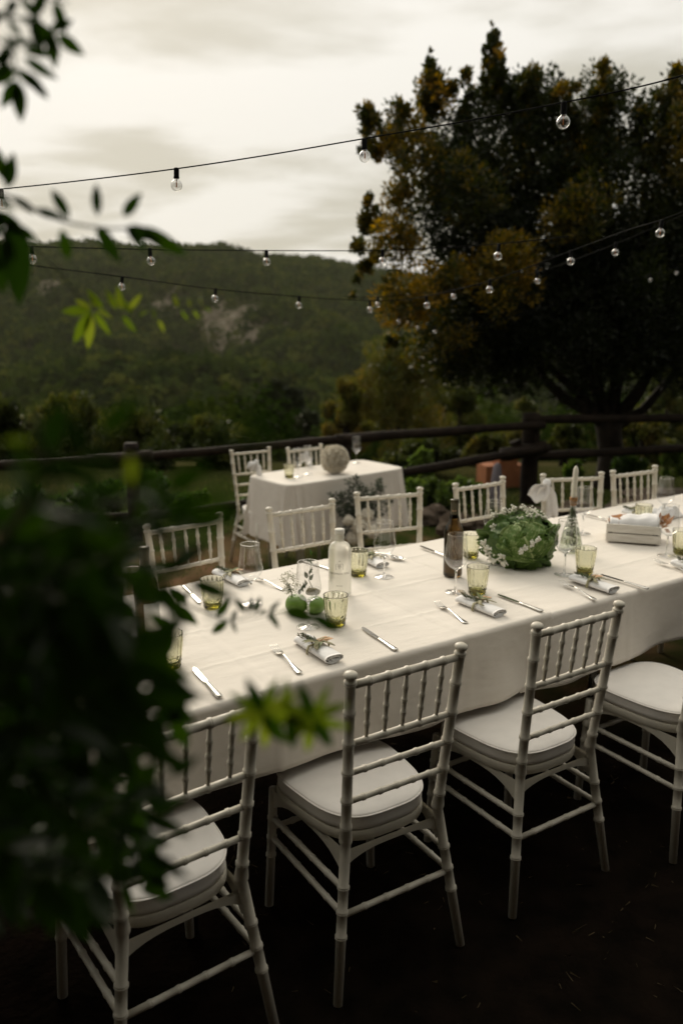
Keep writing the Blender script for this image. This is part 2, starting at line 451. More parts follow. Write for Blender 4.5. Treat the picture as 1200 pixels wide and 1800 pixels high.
def ground_material():
    m = bpy.data.materials.new('earth and turf'); m.use_nodes = True
    N, L = m.node_tree.nodes, m.node_tree.links; p = N['Principled BSDF']
    p.inputs['Roughness'].default_value = 1.0; p.inputs['Specular IOR Level'].default_value = 0.0
    g = N.new('ShaderNodeNewGeometry'); sp = N.new('ShaderNodeSeparateXYZ'); L.new(g.outputs['Position'], sp.inputs[0])
    def noise_(sc, det=4):
        n = N.new('ShaderNodeTexNoise'); n.inputs['Scale'].default_value = sc; n.inputs['Detail'].default_value = det
        L.new(g.outputs['Position'], n.inputs['Vector']); return n.outputs[0]
    def mr_(src, a, b):
        r = N.new('ShaderNodeMapRange'); r.inputs[1].default_value = a; r.inputs[2].default_value = b; L.new(src, r.inputs[0]); return r.outputs[0]
    def mix_(f, a, b):
        x = N.new('ShaderNodeMix'); x.data_type = 'RGBA'; L.new(f, x.inputs[0])
        for i, c in ((6, a), (7, b)):
            if isinstance(c, tuple): x.inputs[i].default_value = (*c, 1)
            else: L.new(c, x.inputs[i])
        return x.outputs[2]
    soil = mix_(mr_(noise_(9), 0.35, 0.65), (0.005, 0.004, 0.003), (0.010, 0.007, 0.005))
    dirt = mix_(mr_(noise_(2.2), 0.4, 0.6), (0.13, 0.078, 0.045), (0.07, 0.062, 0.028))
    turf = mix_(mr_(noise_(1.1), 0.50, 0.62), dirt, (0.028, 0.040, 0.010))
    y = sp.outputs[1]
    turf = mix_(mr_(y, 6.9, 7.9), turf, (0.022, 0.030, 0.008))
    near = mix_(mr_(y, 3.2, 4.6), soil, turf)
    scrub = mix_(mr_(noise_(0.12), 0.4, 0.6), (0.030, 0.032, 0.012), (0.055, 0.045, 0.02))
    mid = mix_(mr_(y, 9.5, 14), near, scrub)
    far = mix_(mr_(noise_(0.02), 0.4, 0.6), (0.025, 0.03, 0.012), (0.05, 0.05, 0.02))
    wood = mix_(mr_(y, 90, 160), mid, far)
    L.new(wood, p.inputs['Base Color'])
    b = N.new('ShaderNodeBump'); b.inputs['Strength'].default_value = 0.6; b.inputs['Distance'].default_value = 0.012
    L.new(noise_(40, 6), b.inputs['Height']); L.new(b.outputs[0], p.inputs['Normal'])
    return m
NA = 480
rad = [0.0] + [0.25 * 1.027 ** k for k in range(330)]
rad = np.array([r for r in rad if r < 1500])
ang = np.linspace(0, 2 * pi, NA, endpoint=False)
Rg, Ag = np.meshgrid(rad[1:], ang, indexing='ij')
X = Rg * np.sin(Ag); Y = Rg * np.cos(Ag)
Z = height(X.ravel(), Y.ravel()).reshape(X.shape)
V = np.concatenate([[[0, 0, h1(0, 0)]], np.stack([X.ravel(), Y.ravel(), Z.ravel()], 1)])
nr = len(rad) - 1
ii, kk = np.meshgrid(np.arange(nr - 1), np.arange(NA), indexing='ij')
a = 1 + ii * NA + kk; b = 1 + ii * NA + (kk + 1) % NA
F = np.stack([a, a + NA, b + NA, b], -1).reshape(-1, 4)
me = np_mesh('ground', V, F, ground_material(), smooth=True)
bmg = bmesh.new(); bmg.from_mesh(me); bmg.verts.ensure_lookup_table()
for k in range(NA): 
    bmg.faces.new((bmg.verts[0], bmg.verts[1 + k], bmg.verts[1 + (k + 1) % NA])).smooth = True
bmg.to_mesh(me); bmg.free()
ground = tag(link('ground', me), kind='structure')

# forest on the hills: crowns that run together into one wood
def ico_variants(nv=8, sub=1):
    bm = bmesh.new(); bmesh.ops.create_icosphere(bm, subdivisions=sub + 1, radius=1)
    v = np.array([x.co[:] for x in bm.verts]); f = np.array([[q.index for q in x.verts] for x in bm.faces]); bm.free()
    out_ = []
    for k in range(nv):
        n = NR.uniform(0.72, 1.22, size=(len(v), 1)); w = v * n; w[:, 2] *= 1.15; out_.append(w)
    return out_, f
VARS, FI = ico_variants()
def build_forest():
    xs, ys = [], []
    n = 0
    bands = [(25, 75, 520, 2.3, 230), (70, 150, 1300, 4.6, 90), (150, 260, 4300, 3.6, 44), (260, 420, 8500, 3.5, 30), (420, 660, 13500, 3.6, 16)]
    VV, FF, TT = [], [], []
    base = 0
    for (y0, y1, cnt, R, nl) in bands:
        y = NR.uniform(y0, y1, cnt); x = NR.uniform(-0.50, 0.46, cnt) * (y + 40)
        keep = np.ones(cnt, bool)
        # bare scree and a fallow field stay open
        for (cx, cy, rx, ry) in SCREE: keep &= (((x - cx) / rx) ** 2 + ((y - cy) / ry) ** 2) > 0.75 + 0.5 * NR.normal(size=cnt)
        keep &= ~((np.abs(x - 22) < 16) & (y < 118) & (y > 60))
        x, y = x[keep], y[keep]; n = len(x)
        z = height(x, y); s = R * NR.uniform(0.5, 1.15, n) * np.where(fbm(x, y, 60, 21) > -0.2, 1.0, 0.7)
        if 60 < y0 < 100: s *= 0.6
        if y0 < 60: s *= np.clip(y / 60, 0.5, 1)
        patch = fbm(x, y, 90, 33)
        # foliage clumps sit on the upper shell of every crown
        d = NR.normal(size=(n, nl, 3)); d[:, :, 2] = np.abs(d[:, :, 2]) * 0.9 - 0.25; d /= np.linalg.norm(d, axis=2, keepdims=True)
        c = np.stack([x, y, z + s * 0.8], 1)[:, None, :] + d * s[:, None, None] * NR.uniform(0.6, 1.0, (n, nl, 1)) * np.array([1, 1, 1.25])
        nn = d + NR.normal(size=d.shape) * 0.5; nn /= np.linalg.norm(nn, axis=2, keepdims=True)
        u = np.cross(nn, NR.normal(size=d.shape)); u /= np.linalg.norm(u, axis=2, keepdims=True); w = np.cross(nn, u)
        h = s[:, None, None] * NR.uniform(0.20, 0.42, (n, nl, 1)) * (0.36 if y0 < 60 else 1)
        q = np.stack([c - u * h, c - w * h * 0.7 + nn * h * .25, c + u * h, c + w * h * 0.7 - nn * h * .2], 2).reshape(-1, 3)
        VV.append(q); t_ = 0.42 + 0.60 * patch[:, None] + NR.normal(size=(n, 1)) * 0.34 + NR.normal(size=(n, nl)) * 0.10
        TT.append(np.clip(t_, 0, 1).ravel())
    V_ = np.concatenate(VV)
    me = np_mesh('hillside_forest', V_, np.arange(len(V_)).reshape(-1, 4), M['forest'], np.concatenate(TT))
    o = link('hillside_forest', me)
    tag(o, 'dense dark green woodland covering the hills across the valley', 'woodland', kind='stuff')
def hillpoint(px, py):
    """where the sight line meets the hill"""
    d = (at(px, py, 1.0) - Vector((0, 0, CAM_H)))
    best = None
    for k in range(150, 700, 2):
        q = Vector((0, 0, CAM_H)) + d * k
        if q.z < h1(q.x, q.y): return q
    return q
SCREE = []
scree_px = [(412, 574, 20, 22), (286, 540, 11, 22), (640, 612, 10, 14), (95, 505, 11, 18), (455, 592, 14, 10), (375, 560, 9, 18)]
for (px, py, rx, ry) in scree_px:
    q = hillpoint(px, py); SCREE.append((q.x, q.y, rx, ry))
build_forest()
M['scree'] = mat('pale clay scree', (0.21, 0.18, 0.14), 0.95, 0.1, nscale=0.25, col2=(0.09, 0.075, 0.05), bump=0.8, bscale=0.6)
for i, (cx, cy, rx, ry) in enumerate(SCREE):
    mb = MB(); nu, nv = 26, 14; vs, fs = [], []
    for j in range(nv + 1):
        for k in range(nu):
            a = 2 * pi * k / nu; rr = j / nv * (0.95 + 0.75 * noise.noise(Vector((cos(a) * 2.6, sin(a) * 2.6, i * 5))))
            x, y = cx + cos(a) * rx * rr, cy + sin(a) * ry * rr
            vs.append((x, y, h1(x, y) + (1 - (j / nv) ** 2) * (1.6 + 3.5 * noise.noise(Vector((x * .35, y * .35, 0)))) - 0.4))
    for j in range(nv):
        for k in range(nu):
            a, b = j * nu + k, j * nu + (k + 1) % nu; fs.append((a, b, b + nu, a + nu))
    mb.add(vs, fs); tag(mb.obj('rock_outcrop', M['scree'], smooth=False), kind='structure')
# brown fallow field below the garden
mb = MB(); vs = []; fs = []
for j in range(13):
    for k in range(17):
        x, y = 2 + k * 2.6, 58 + j * 5; vs.append((x, y, h1(x, y) + 0.35))
for j in range(12):
    for k in range(16):
        a = j * 17 + k; fs.append((a, a + 1, a + 18, a + 17))
mb.add(vs, fs)
M['field'] = mat('ploughed field', (0.20, 0.125, 0.085), 0.95, 0.1, nscale=0.5, col2=(0.13, 0.085, 0.055), bump=0.5, bscale=3, stretch=(0.15, 1, 1))
tag(mb.obj('field', M['field']), kind='structure')

# ------------------------------------------------------------------ evening haze in the valley
hz = MB().box((0, 320, 50), (1500, 1500, 260)).obj('haze', M['glass'], smooth=False)
hm_ = bpy.data.materials.new('valley haze'); hm_.use_nodes = True; hm_.node_tree.nodes.clear()
ho = hm_.node_tree.nodes.new('ShaderNodeOutputMaterial'); hv = hm_.node_tree.nodes.new('ShaderNodeVolumePrincipled')
hv.inputs['Color'].default_value = (0.80, 0.80, 0.60, 1); hv.inputs['Density'].default_value = 0.00009; hv.inputs['Anisotropy'].default_value = 0.3
hm_.node_tree.links.new(hv.outputs[0], ho.inputs['Volume']); hz.data.materials.clear(); hz.data.materials.append(hm_)
tag(hz, 'thin evening haze between the garden and the hills', 'haze', kind='stuff')

# ------------------------------------------------------------------ garden trees and bushes
def clump_points(blobs, n, rng, shell=0.55, sub=26, subr=0.32):
    """leaf centres: every blob holds sub-clumps, leaves crowd towards each clump's skin"""
    P, Tn, D = [], [], []
    vol = np.array([b[3] ** 2 for b in blobs]); vol = vol / vol.sum()
    for (bx, by, bz, br, tint), w in zip(blobs, vol):
        m = int(n * w); ns = max(6, int(sub))
        d = rng.normal(size=(ns, 3)); d /= np.linalg.norm(d, axis=1, keepdims=True)
        sc = np.array([bx, by, bz]) + d * br * rng.uniform(0.35, 0.95, size=(ns, 1))
        ctint = tint + rng.normal(size=ns) * 0.15
        idx = rng.integers(0, ns, m)
        e = rng.normal(size=(m, 3)); e /= np.linalg.norm(e, axis=1, keepdims=True)
        rr = rng.uniform(shell, 1.0, size=(m, 1)) ** 0.6
        p = sc[idx] + e * rr * br * subr * rng.uniform(0.7, 1.35, size=(m, 1)) * np.array([1, 1, 1.15])
        P.append(p); Tn.append(ctint[idx] + rng.normal(size=m) * 0.07); D.append(e)
    return np.concatenate(P), np.clip(np.concatenate(Tn), 0, 1), np.concatenate(D)

def crown(parent, blobs, n, size, m, rng, name='crown', up=0.4, elong=2.0, **k):
    P, Tn, D = clump_points(blobs, n, rng, **k)
    V, F = quad_leaves(P, size, rng, up=up, elong=elong, dirs=D)
    return link(name, np_mesh(name, V, F, m, Tn), parent)

# the maple beside the fence
TREE = Vector((3.28, 10.3, h1(3.28, 10.3)))
tree = empty('maple_tree', TREE, 0, 'broad tree with dark crown and orange tipped leaves behind the dark fence', 'tree')
def tw(px, py, Y): return at(px, py, Y) - TREE
trunk = MB()
trunk.tube([tw(1066, 868, 10.3), tw(1070, 840, 10.3), tw(1074, 800, 10.3), tw(1070, 760, 10.3), tw(1068, 735, 10.3)], [0.24, 0.17, 0.15, 0.15, 0.17], 12)
trunk.obj('trunk', M['bark'], tree)
limbs = [([(1062, 745, 10.3), (1035, 722, 10.2), (990, 700, 10.1), (955, 665, 9.9), (930, 600, 9.7), (880, 500, 9.6)], 0.13),
         ([(1066, 745, 10.3), (1030, 705, 10.2), (985, 662, 10.1), (960, 640, 10.0), (900, 560, 9.9)], 0.10),
         ([(1068, 740, 10.3), (1050, 690, 10.3), (1035, 620, 10.3), (1010, 500, 10.2), (960, 340, 10.1), (880, 170, 10)], 0.13),
         ([(1072, 740, 10.3), (1082, 680, 10.4), (1085, 600, 10.5), (1075, 450, 10.5), (1060, 250, 10.4)], 0.14),
         ([(1078, 745, 10.3), (1120, 690, 10.2), (1150, 640, 10.2), (1180, 560, 10.2), (1230, 400, 10.1)], 0.13),
         ([(1080, 750, 10.3), (1130, 720, 10.5), (1190, 650, 10.7), (1290, 560, 10.9)], 0.11)]
for pts, r in limbs:
    q = [tw(*p) for p in pts]; k = len(q)
    MB().tube(q, [r * .72 * (1 - 0.75 * i / (k - 1)) for i in range(k)], 8).obj('limb', M['bark'], tree)
def TB(px, py, rpx, Y, tint):
    p = tw(px, py, Y); return (p.x, p.y, p.z, rpx * Y / FPX * 0.98, tint)
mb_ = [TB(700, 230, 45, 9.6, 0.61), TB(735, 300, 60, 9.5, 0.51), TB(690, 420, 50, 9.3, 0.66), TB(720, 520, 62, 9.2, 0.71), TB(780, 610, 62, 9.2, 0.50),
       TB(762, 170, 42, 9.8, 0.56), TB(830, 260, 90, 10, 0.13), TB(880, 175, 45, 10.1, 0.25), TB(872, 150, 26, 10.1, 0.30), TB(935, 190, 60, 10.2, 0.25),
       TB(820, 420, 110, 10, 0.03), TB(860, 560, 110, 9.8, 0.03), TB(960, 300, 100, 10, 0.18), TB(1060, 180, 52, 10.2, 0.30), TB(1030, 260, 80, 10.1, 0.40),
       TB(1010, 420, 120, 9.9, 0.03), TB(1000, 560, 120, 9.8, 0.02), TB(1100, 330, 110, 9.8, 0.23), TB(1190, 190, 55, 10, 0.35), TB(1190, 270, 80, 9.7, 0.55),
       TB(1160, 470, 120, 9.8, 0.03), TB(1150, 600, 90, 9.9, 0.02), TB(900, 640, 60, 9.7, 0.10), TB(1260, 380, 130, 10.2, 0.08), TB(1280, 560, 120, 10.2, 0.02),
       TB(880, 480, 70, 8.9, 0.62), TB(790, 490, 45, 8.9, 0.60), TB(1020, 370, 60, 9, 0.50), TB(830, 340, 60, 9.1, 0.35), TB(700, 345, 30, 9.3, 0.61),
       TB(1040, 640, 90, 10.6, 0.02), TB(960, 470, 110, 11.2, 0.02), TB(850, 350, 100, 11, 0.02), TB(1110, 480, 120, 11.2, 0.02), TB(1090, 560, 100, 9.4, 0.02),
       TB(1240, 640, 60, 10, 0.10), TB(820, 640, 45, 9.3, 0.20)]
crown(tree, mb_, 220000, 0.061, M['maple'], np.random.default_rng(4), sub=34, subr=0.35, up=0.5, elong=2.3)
# thin sprigs that stand off the crown
sp_ = []
for (px, py, r) in [(757, 110, 13), (752, 135, 16), (870, 60, 8), (868, 80, 14), (865, 100, 18), (640, 195, 16), (655, 215, 20), (705, 190, 16), (930, 140, 22), (1063, 125, 18),
                    (640, 400, 22), (632, 430, 16), (660, 380, 18), (628, 490, 9), (620, 520, 7), (645, 350, 14), (690, 595, 12), (680, 608, 8), (1190, 130, 14), (1170, 165, 16), (1010, 150, 12),
                    (820, 135, 16), (800, 150, 14), (665, 260, 18), (652, 455, 16), (640, 470, 14), (1125, 200, 16), (985, 165, 16)]:
    sp_.append(TB(px, py, r, 9.6, .5))
for (px, y0, y1, r0) in [(757, 88, 190, 30), (870, 42, 150, 36), (930, 125, 200, 30), (1063, 112, 190, 34), (1190, 112, 200, 34), (700, 180, 260, 26), (820, 130, 220, 26), (645, 185, 260, 20), (1000, 145, 220, 24), (1125, 160, 240, 24)]:
    for k in range(6):
        u = k / 5; sp_.append(TB(px + RNG.uniform(-6, 6), y0 + (y1 - y0) * u, 4 + (r0 * .62 - 4) * u, 9.8, .40))
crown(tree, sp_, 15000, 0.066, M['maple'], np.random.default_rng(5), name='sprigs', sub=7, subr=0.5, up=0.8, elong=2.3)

# bushes beyond the fence
def bush(name, label, cat, px, py0, py1, wpx, Y, m, tint, n, size, seed, up=0.2, elong=2.2, group=None, nb=9, trunk_r=0.05, z0=None):
    top = at(px, py0, Y); base = at(px, py1, Y)
    zb = min(base.z, h1(base.x, Y)) if z0 is None else z0
    g = Vector((base.x, Y, h1(base.x, Y)))
    t = empty(name, g, 0, label, cat, group)
    rng = np.random.default_rng(seed); wid = wpx * Y / FPX / 2; H = top.z - g.z
    lo = max(0.0, base.z - g.z)
    blobs = []
    for k in range(nb):
        u = rng.uniform(0, 1); zc = lo + (H - lo) * (0.15 + 0.72 * u)
        w = wid * (1 - 0.75 * max(0, u - 0.35)) * 0.72
        br = min(wid, (H - lo)) * rng.uniform(0.22, 0.42)
        blobs.append((rng.uniform(-w, w), rng.uniform(-w, w) * 0.7, min(zc, H - br * 0.8), br, tint + rng.normal() * 0.12))
    blobs.append((0, 0, H - wid * 0.33, wid * 0.33, tint))
    MB().tube([(0, 0, -0.1), (0.03, 0, H * 0.4), (0, 0.02, H * 0.8)], [trunk_r * 1.6, trunk_r, trunk_r * 0.4], 7).obj('trunk', M['bark'], t)
    for k in range(4):
        b = blobs[k]; MB().tube([(0.02, 0, H * 0.25), (b[0] * .5, b[1] * .5, b[2] * .6 + .1), b[:3]], [trunk_r * .7, trunk_r * .5, trunk_r * .2], 6).obj('limb', M['bark'], t)
    crown(t, blobs, n, size, m, rng, up=up, elong=elong, sub=16, subr=0.36)
    return t
G_ = 'bushes and trees below the fence'
bush('feathery_bush', 'large feathery brownish green bush beyond the fence beside the maple crown', 'bush', 705, 580, 880, 260, 15.5, M['bush'], .6, 26000, .10, 1, up=1.2, elong=4, nb=16, group=G_)
bush('feathery_bush', 'lower yellowish bush beyond the fence just behind the round flower ball', 'bush', 606, 665, 880, 120, 14.0, M['bush'], .75, 12000, .09, 2, up=1.2, elong=4, nb=10, group=G_)
bush('feathery_bush', 'dark olive bush filling the gap above the tall fence post', 'bush', 800, 660, 880, 150, 17, M['bush'], .35, 14000, .11, 3, up=1.0, elong=4, nb=12, group=G_)
bush('dark_pine', 'dark rounded tree with the highest top left of the feathery bushes', 'tree', 490, 672, 860, 130, 42, M['conifer'], .5, 14000, .34, 4, nb=12, trunk_r=.15, group=G_)
bush('dark_pine', 'dark low tree between the hillside and the small table', 'tree', 415, 698, 860, 130, 40, M['conifer'], .45, 12000, .34, 5, nb=10, trunk_r=.15, group=G_)
bush('dark_pine', 'dark tree directly above the round flower ball far behind the fence', 'tree', 545, 722, 860, 90, 36, M['conifer'], .4, 8000, .3, 6, nb=8, trunk_r=.12, group=G_)
bush('scrub_bush', 'olive scrub rising above the left end of the fence', 'bush', 110, 690, 880, 200, 13, M['bush'], .35, 16000, .10, 7, up=.8, elong=3, nb=18, group=G_)
bush('scrub_bush', 'brownish scrub above the short fence post on the left', 'bush', 240, 712, 880, 190, 12.5, M['bush'], .28, 16000, .09, 8, up=.8, elong=3, nb=18, group=G_)
bush('scrub_bush', 'dull green scrub between the left fence post and the small table', 'bush', 355, 735, 900, 190, 12, M['bush'], .2, 15000, .09, 9, up=.6, elong=3, nb=18, group=G_)
bush('scrub_bush', 'dark scrub at the left edge behind the vine leaves', 'bush', 10, 700, 900, 190, 12, M['bush'], .15, 14000, .1, 10, up=.6, elong=3, nb=18, group=G_)
bush('round_bush', 'rounded green bush under the right edge of the maple crown', 'bush', 1165, 655, 800, 120, 24, M['bush'], .35, 12000, .14, 11, nb=10, group=G_)
bush('round_bush', 'small pale green bush left of the maple trunk above the top rail', 'bush', 915, 700, 800, 70, 22, M['bush'], .5, 6000, .12, 12, nb=8, group=G_)
bush('round_bush', 'dull green bush seen right of the maple trunk between the rails', 'bush', 1120, 735, 850, 120, 14, M['bush'], .45, 9000, .09, 13, nb=8, group=G_)
bush('round_bush', 'dark bush behind the fence between the tall post and the trunk', 'bush', 985, 745, 860, 90, 13.5, M['bush'], .3, 8000, .09, 14, nb=8, group=G_)
bush('round_bush', 'dark bush behind the rails right of the small table', 'bush', 740, 770, 880, 160, 11.2, M['bush'], .2, 12000, .08, 15, nb=10, group=G_)
bush('round_bush', 'low dull bush behind the rails beside the terracotta block', 'bush', 860, 765, 850, 120, 12.5, M['bush'], .5, 9000, .08, 16, nb=9, group=G_)
bush('leafy_plant', 'bright green big leaved plant between the rails right of the small table', 'plant', 745, 792, 870, 80, 9.3, M['garden'], .95, 900, .13, 17, elong=1.3, nb=6, trunk_r=.01)
bush('leafy_plant', 'low bright green plant under the lower rail nearest the small table', 'plant', 750, 842, 880, 110, 8.9, M['garden'], .6, 2200, .09, 18, elong=1.4, nb=8, trunk_r=.01)
bush('leafy_plant', 'spreading green plant below the lower rail before the terracotta block', 'plant', 812, 842, 885, 90, 8.8, M['garden'], .5, 2000, .08, 19, elong=1.4, nb=7, trunk_r=.01)
bush('leafy_plant', 'green leafy shrub below the left fence rail', 'plant', 205, 845, 900, 120, 8.4, M['garden'], .2, 2600, .07, 20, elong=1.6, nb=7, trunk_r=.01)
bush('leafy_plant', 'dark leafy shrub below the rail left of the small table', 'plant', 275, 832, 900, 100, 8.8, M['garden'], .1, 2600, .07, 21, elong=1.6, nb=7, trunk_r=.01)
bush('leafy_plant', 'low bright weeds beside the left leg of the small table', 'plant', 415, 880, 925, 60, 7.6, M['garden'], .6, 700, .07, 22, elong=2.4, nb=5, trunk_r=.008)
bush('leafy_plant', 'low green plant left of the maple trunk under the rail', 'plant', 1010, 808, 850, 50, 9.9, M['garden'], .5, 700, .08, 23, elong=1.6, nb=5, trunk_r=.01)
bush('leafy_plant', 'green grassy plant right of the maple trunk under the rail', 'plant', 1105, 800, 850, 70, 9.9, M['garden'], .3, 1200, .09, 24, elong=3, nb=6, trunk_r=.01)
bush('leafy_plant', 'bright green grassy plant at the right edge behind the stones', 'plant', 1180, 785, 845, 70, 9.9, M['garden'], .6, 1400, .10, 25, up=1.2, elong=4, nb=6, trunk_r=.01)

for i_, (px, y0, w, Y, tn_, lb) in enumerate([(150, 862, 130, 8.0, .15, 'dark low plant at the foot of the left fence post'), (330, 868, 120, 8.2, .3, 'low dull green plant left of the small table leg'), (60, 858, 130, 8.2, .1, 'dark low plant behind the vine at the left edge'), (235, 900, 90, 7.6, .4, 'small ragged green weed patch before the left fence post')]):
    bush('leafy_plant', lb, 'plant', px, y0, 960, w, Y, M['garden'], tn_, 2600, .06, 70 + i_, elong=1.8, nb=8, trunk_r=.008)

# grass
def grass():
    rng = np.random.default_rng(3); n = 42000
    x = rng.uniform(-4.5, 6.5, n); y = rng.uniform(4.4, 11.5, n)
    k = (fbm(x, y, 2.2, 40) + rng.normal(size=n) * .25) > -0.0
    x, y = x[k], y[k]; z = height(x, y); n = len(x)
    h = rng.uniform(.015, .05, n) * (1 + .6 * (y > 8)); a = rng.uniform(0, 6.28, n); w = rng.uniform(.002, .005, n)
    lean = rng.normal(size=(n, 2)) * .5
    V = np.empty((n, 3, 3))
    V[:, 0] = np.stack([x - np.cos(a) * w, y - np.sin(a) * w, z - .003], 1)
    V[:, 1] = np.stack([x + np.cos(a) * w, y + np.sin(a) * w, z - .003], 1)
    V[:, 2] = np.stack([x + lean[:, 0] * h, y + lean[:, 1] * h, z + h], 1)
    t = np.clip(.5 + .5 * fbm(x, y, 1.6, 50) + rng.normal(size=n) * .2, 0, 1)
    tag(link('grass', np_mesh('grass', V.reshape(-1, 3), np.arange(n * 3).reshape(n, 3), M['grass'], t)),
        'short patchy grass with brown dead tufts behind the long table', 'grass', kind='stuff')
    # straw and leaf bits on the dark soil
    n = 420
    x = rng.uniform(-.4, 2.2, n); y = rng.uniform(1.2, 3.2, n); z = height(x, y) + .004
    a = rng.uniform(0, 6.28, n); l = rng.uniform(.002, .014, n) * (1 + 1.6 * (rng.uniform(size=n) > .93)); w = rng.uniform(.0004, .0009, n)
    d = np.stack([np.cos(a), np.sin(a)], 1)
    V = np.empty((n, 4, 3)); s = np.stack([-d[:, 1], d[:, 0]], 1)
    for i, (q, r) in enumerate(((-1, -1), (-1, 1), (1, 1), (1, -1))):
        V[:, i, :2] = np.stack([x, y], 1) + d * (l * q)[:, None] + s * (w * r)[:, None]; V[:, i, 2] = z + (q > 0) * rng.uniform(0, .01, n)
    tag(link('ground_litter', np_mesh('ground_litter', V.reshape(-1, 3), np.arange(n * 4).reshape(n, 4), M['soil_bit'])),
        'scattered straw bits on the dark soil in front of the chairs', 'litter', kind='stuff')
grass()

# rocks, planter
def rock(px, py, wpx, hpx, Y, label, seed, nm='garden_rock'):
    p = at(px, py, Y); r = wpx * Y / FPX / 2; hh = hpx * Y / FPX / 2
    mb = MB().ball((0, 0, 0), 1.0, 16, 10, (r, r * .8, hh), 0.7, seed)
    o = mb.obj(nm, M['rock'], loc=(p.x, Y, h1(p.x, Y) + hh * .65), smooth=False)
    tag(o, label, 'rock', 'rocks edging the garden bed')
rock(765, 880, 55, 45, 7.9, 'dark brown rock above the wine bottle, left of a chair', 1)
rock(800, 905, 60, 50, 7.4, 'greyish rock seen through the spindles right of the wine bottle', 2)
rock(845, 905, 50, 40, 7.5, 'brown rock behind the chair beside the cabbage', 3)
rock(1150, 868, 150, 30, 8.6, 'long flat rock behind the right hand chair', 4)
rock(1165, 835, 130, 22, 9.3, 'long pale weathered log shaped rock at the right edge', 5)
rock(1010, 880, 70, 30, 8.4, 'low dark rock behind the chair with the tied white cloth', 6)
rock(930, 890, 60, 26, 8.2, 'low rock at the foot of the tall fence post', 7)
p = on(877, 852, -0.3); pl = empty('terracotta_planter', (p.x, p.y, h1(p.x, p.y)), 0.25, 'terracotta coloured garden block beyond the lower rail', 'planter')
MB().box((0, 0, .13), (.50, .3, .30)).obj('body', M['terracotta'], pl, smooth=False)
MB().box((.05, -.04, .30), (.24, .2, .12)).obj('upper_block', M['terracotta'], pl, smooth=False)
MB().box((0.26, -.02, .12), (.20, .28, .18)).obj('side_block', M['terracotta'], pl, smooth=False)
p = on(870, 870, -0.3); MB().lathe([(.085, 0), (.08, .02), (.05, .3), (.035, .45), (.012, .47)], 14, cap0=True, cap1=True)
cone = MB().lathe([(.095, 0), (.09, .02), (.06, .3), (.04, .46), (.012, .485)], 14, cap0=True, cap1=True).obj('garden_cone', M['grey_cloth'], loc=(at(872, 860, 8.9).x, 8.9, h1(1.6, 8.9)))
tag(cone, 'slim grey cone standing in front of the terracotta block', 'garden ornament')

# ------------------------------------------------------------------ fence
fence = empty('rail_fence', (0, 0, 0), 0, 'dark log fence with two rails closing the garden', 'fence')
def fpt(px, py, Y): return at(px, py, Y)
def log(name, a, b, r, parent=fence, n=10):
    a, b = Vector(a), Vector(b); pts = []; k = 14; rr = []
    for i in range(k + 1):
        u = i / k; q = a.lerp(b, u) + Vector((0, 0, 0.010 * noise.noise(Vector((u * 4, a.x, a.y))))); pts.append(q)
        rr.append(r * (1 + 0.16 * noise.noise(Vector((u * 7, b.x, r * 30)))))
    return MB().tube(pts, rr, n).obj(name, M['wood_dark'], parent)
def post(px, top, Y, r):
    q = at(px, top, Y); return log('post', (q.x, Y, h1(q.x, Y) - .15), q, r)
post(935, 726, 9.1, .095); post(603, 764, 7.7, .075); post(230, 778, 7.25, .062)
log('rail_support', (at(915, 800, 9.0)), at(905, 775, 9.0), .06)
post(1290, 715, 10.1, .09); post(-190, 800, 7.3, .065)
rails = [((925, 737, 9.05), (1310, 734, 9.95), .058), ((925, 803, 9.15), (1310, 782, 10.05), .058),
         ((590, 772, 7.6), (955, 746, 9.0), .055), ((600, 850, 7.7), (965, 786, 9.0), .055),
         ((150, 812, 7.15), (268, 802, 7.2), .062), ((228, 806, 7.25), (618, 770, 7.65), .045),
         ((-200, 830, 7.3), (190, 808, 7.2), .048), ((-200, 925, 7.3), (240, 908, 7.25), .045), ((215, 914, 7.22), (612, 862, 7.65), .045),
         ((880, 800, 8.95), (960, 785, 8.98), .085)]
for a, b, r in rails: log('rail', at(*a), at(*b), r * .84)

# ------------------------------------------------------------------ unseen farmhouse, added behind the camera to shade the foreground
M['stone'] = mat('rubble stone wall', (0.16, 0.13, 0.10), 0.95, 0.1, nscale=3, col2=(0.09, 0.075, 0.06), bump=0.8, bscale=7)
M['tile'] = mat('old roof tile', (0.20, 0.10, 0.06), 0.9, 0.1, nscale=4, namt=0.4, bump=0.5, bscale=8)
hs_ = empty('added_shade_house', (0, -4.2, 0), 0, 'unseen stone house added behind the camera to shade the foreground', 'added shade house')
MB().box((0, 0, 2.7), (22, 5, 5.6)).obj('wall', M['stone'], hs_, smooth=False)
mb = MB(); mb.add([(-11.5, 3.2, 5.45), (11.5, 3.2, 5.45), (11.5, 0, 6.8), (-11.5, 0, 6.8), (-11.5, -3, 5.45), (11.5, -3, 5.45)], [(0, 1, 2, 3), (3, 2, 5, 4), (0, 3, 4), (1, 5, 2), (0, 4, 5, 1)]).obj('roof', M['tile'], hs_, smooth=False)
for x in (-5, 4.5):
    w_ = MB().box((x, 2.53, 1.9), (1.1, .08, 1.3)).obj('window', M['wood_dark'], hs_, smooth=False); MB().box((x, 2.575, 1.9), (.9, .02, 1.1)).obj('pane', M['black'], w_, smooth=False)
d_ = MB().box((-1, 2.53, 1.05), (1.1, .08, 2.15)).obj('door', M['wood_dark'], hs_, smooth=False); MB().ball((-.6, 2.6, 1.05), .03).obj('handle', M['steel'], d_)

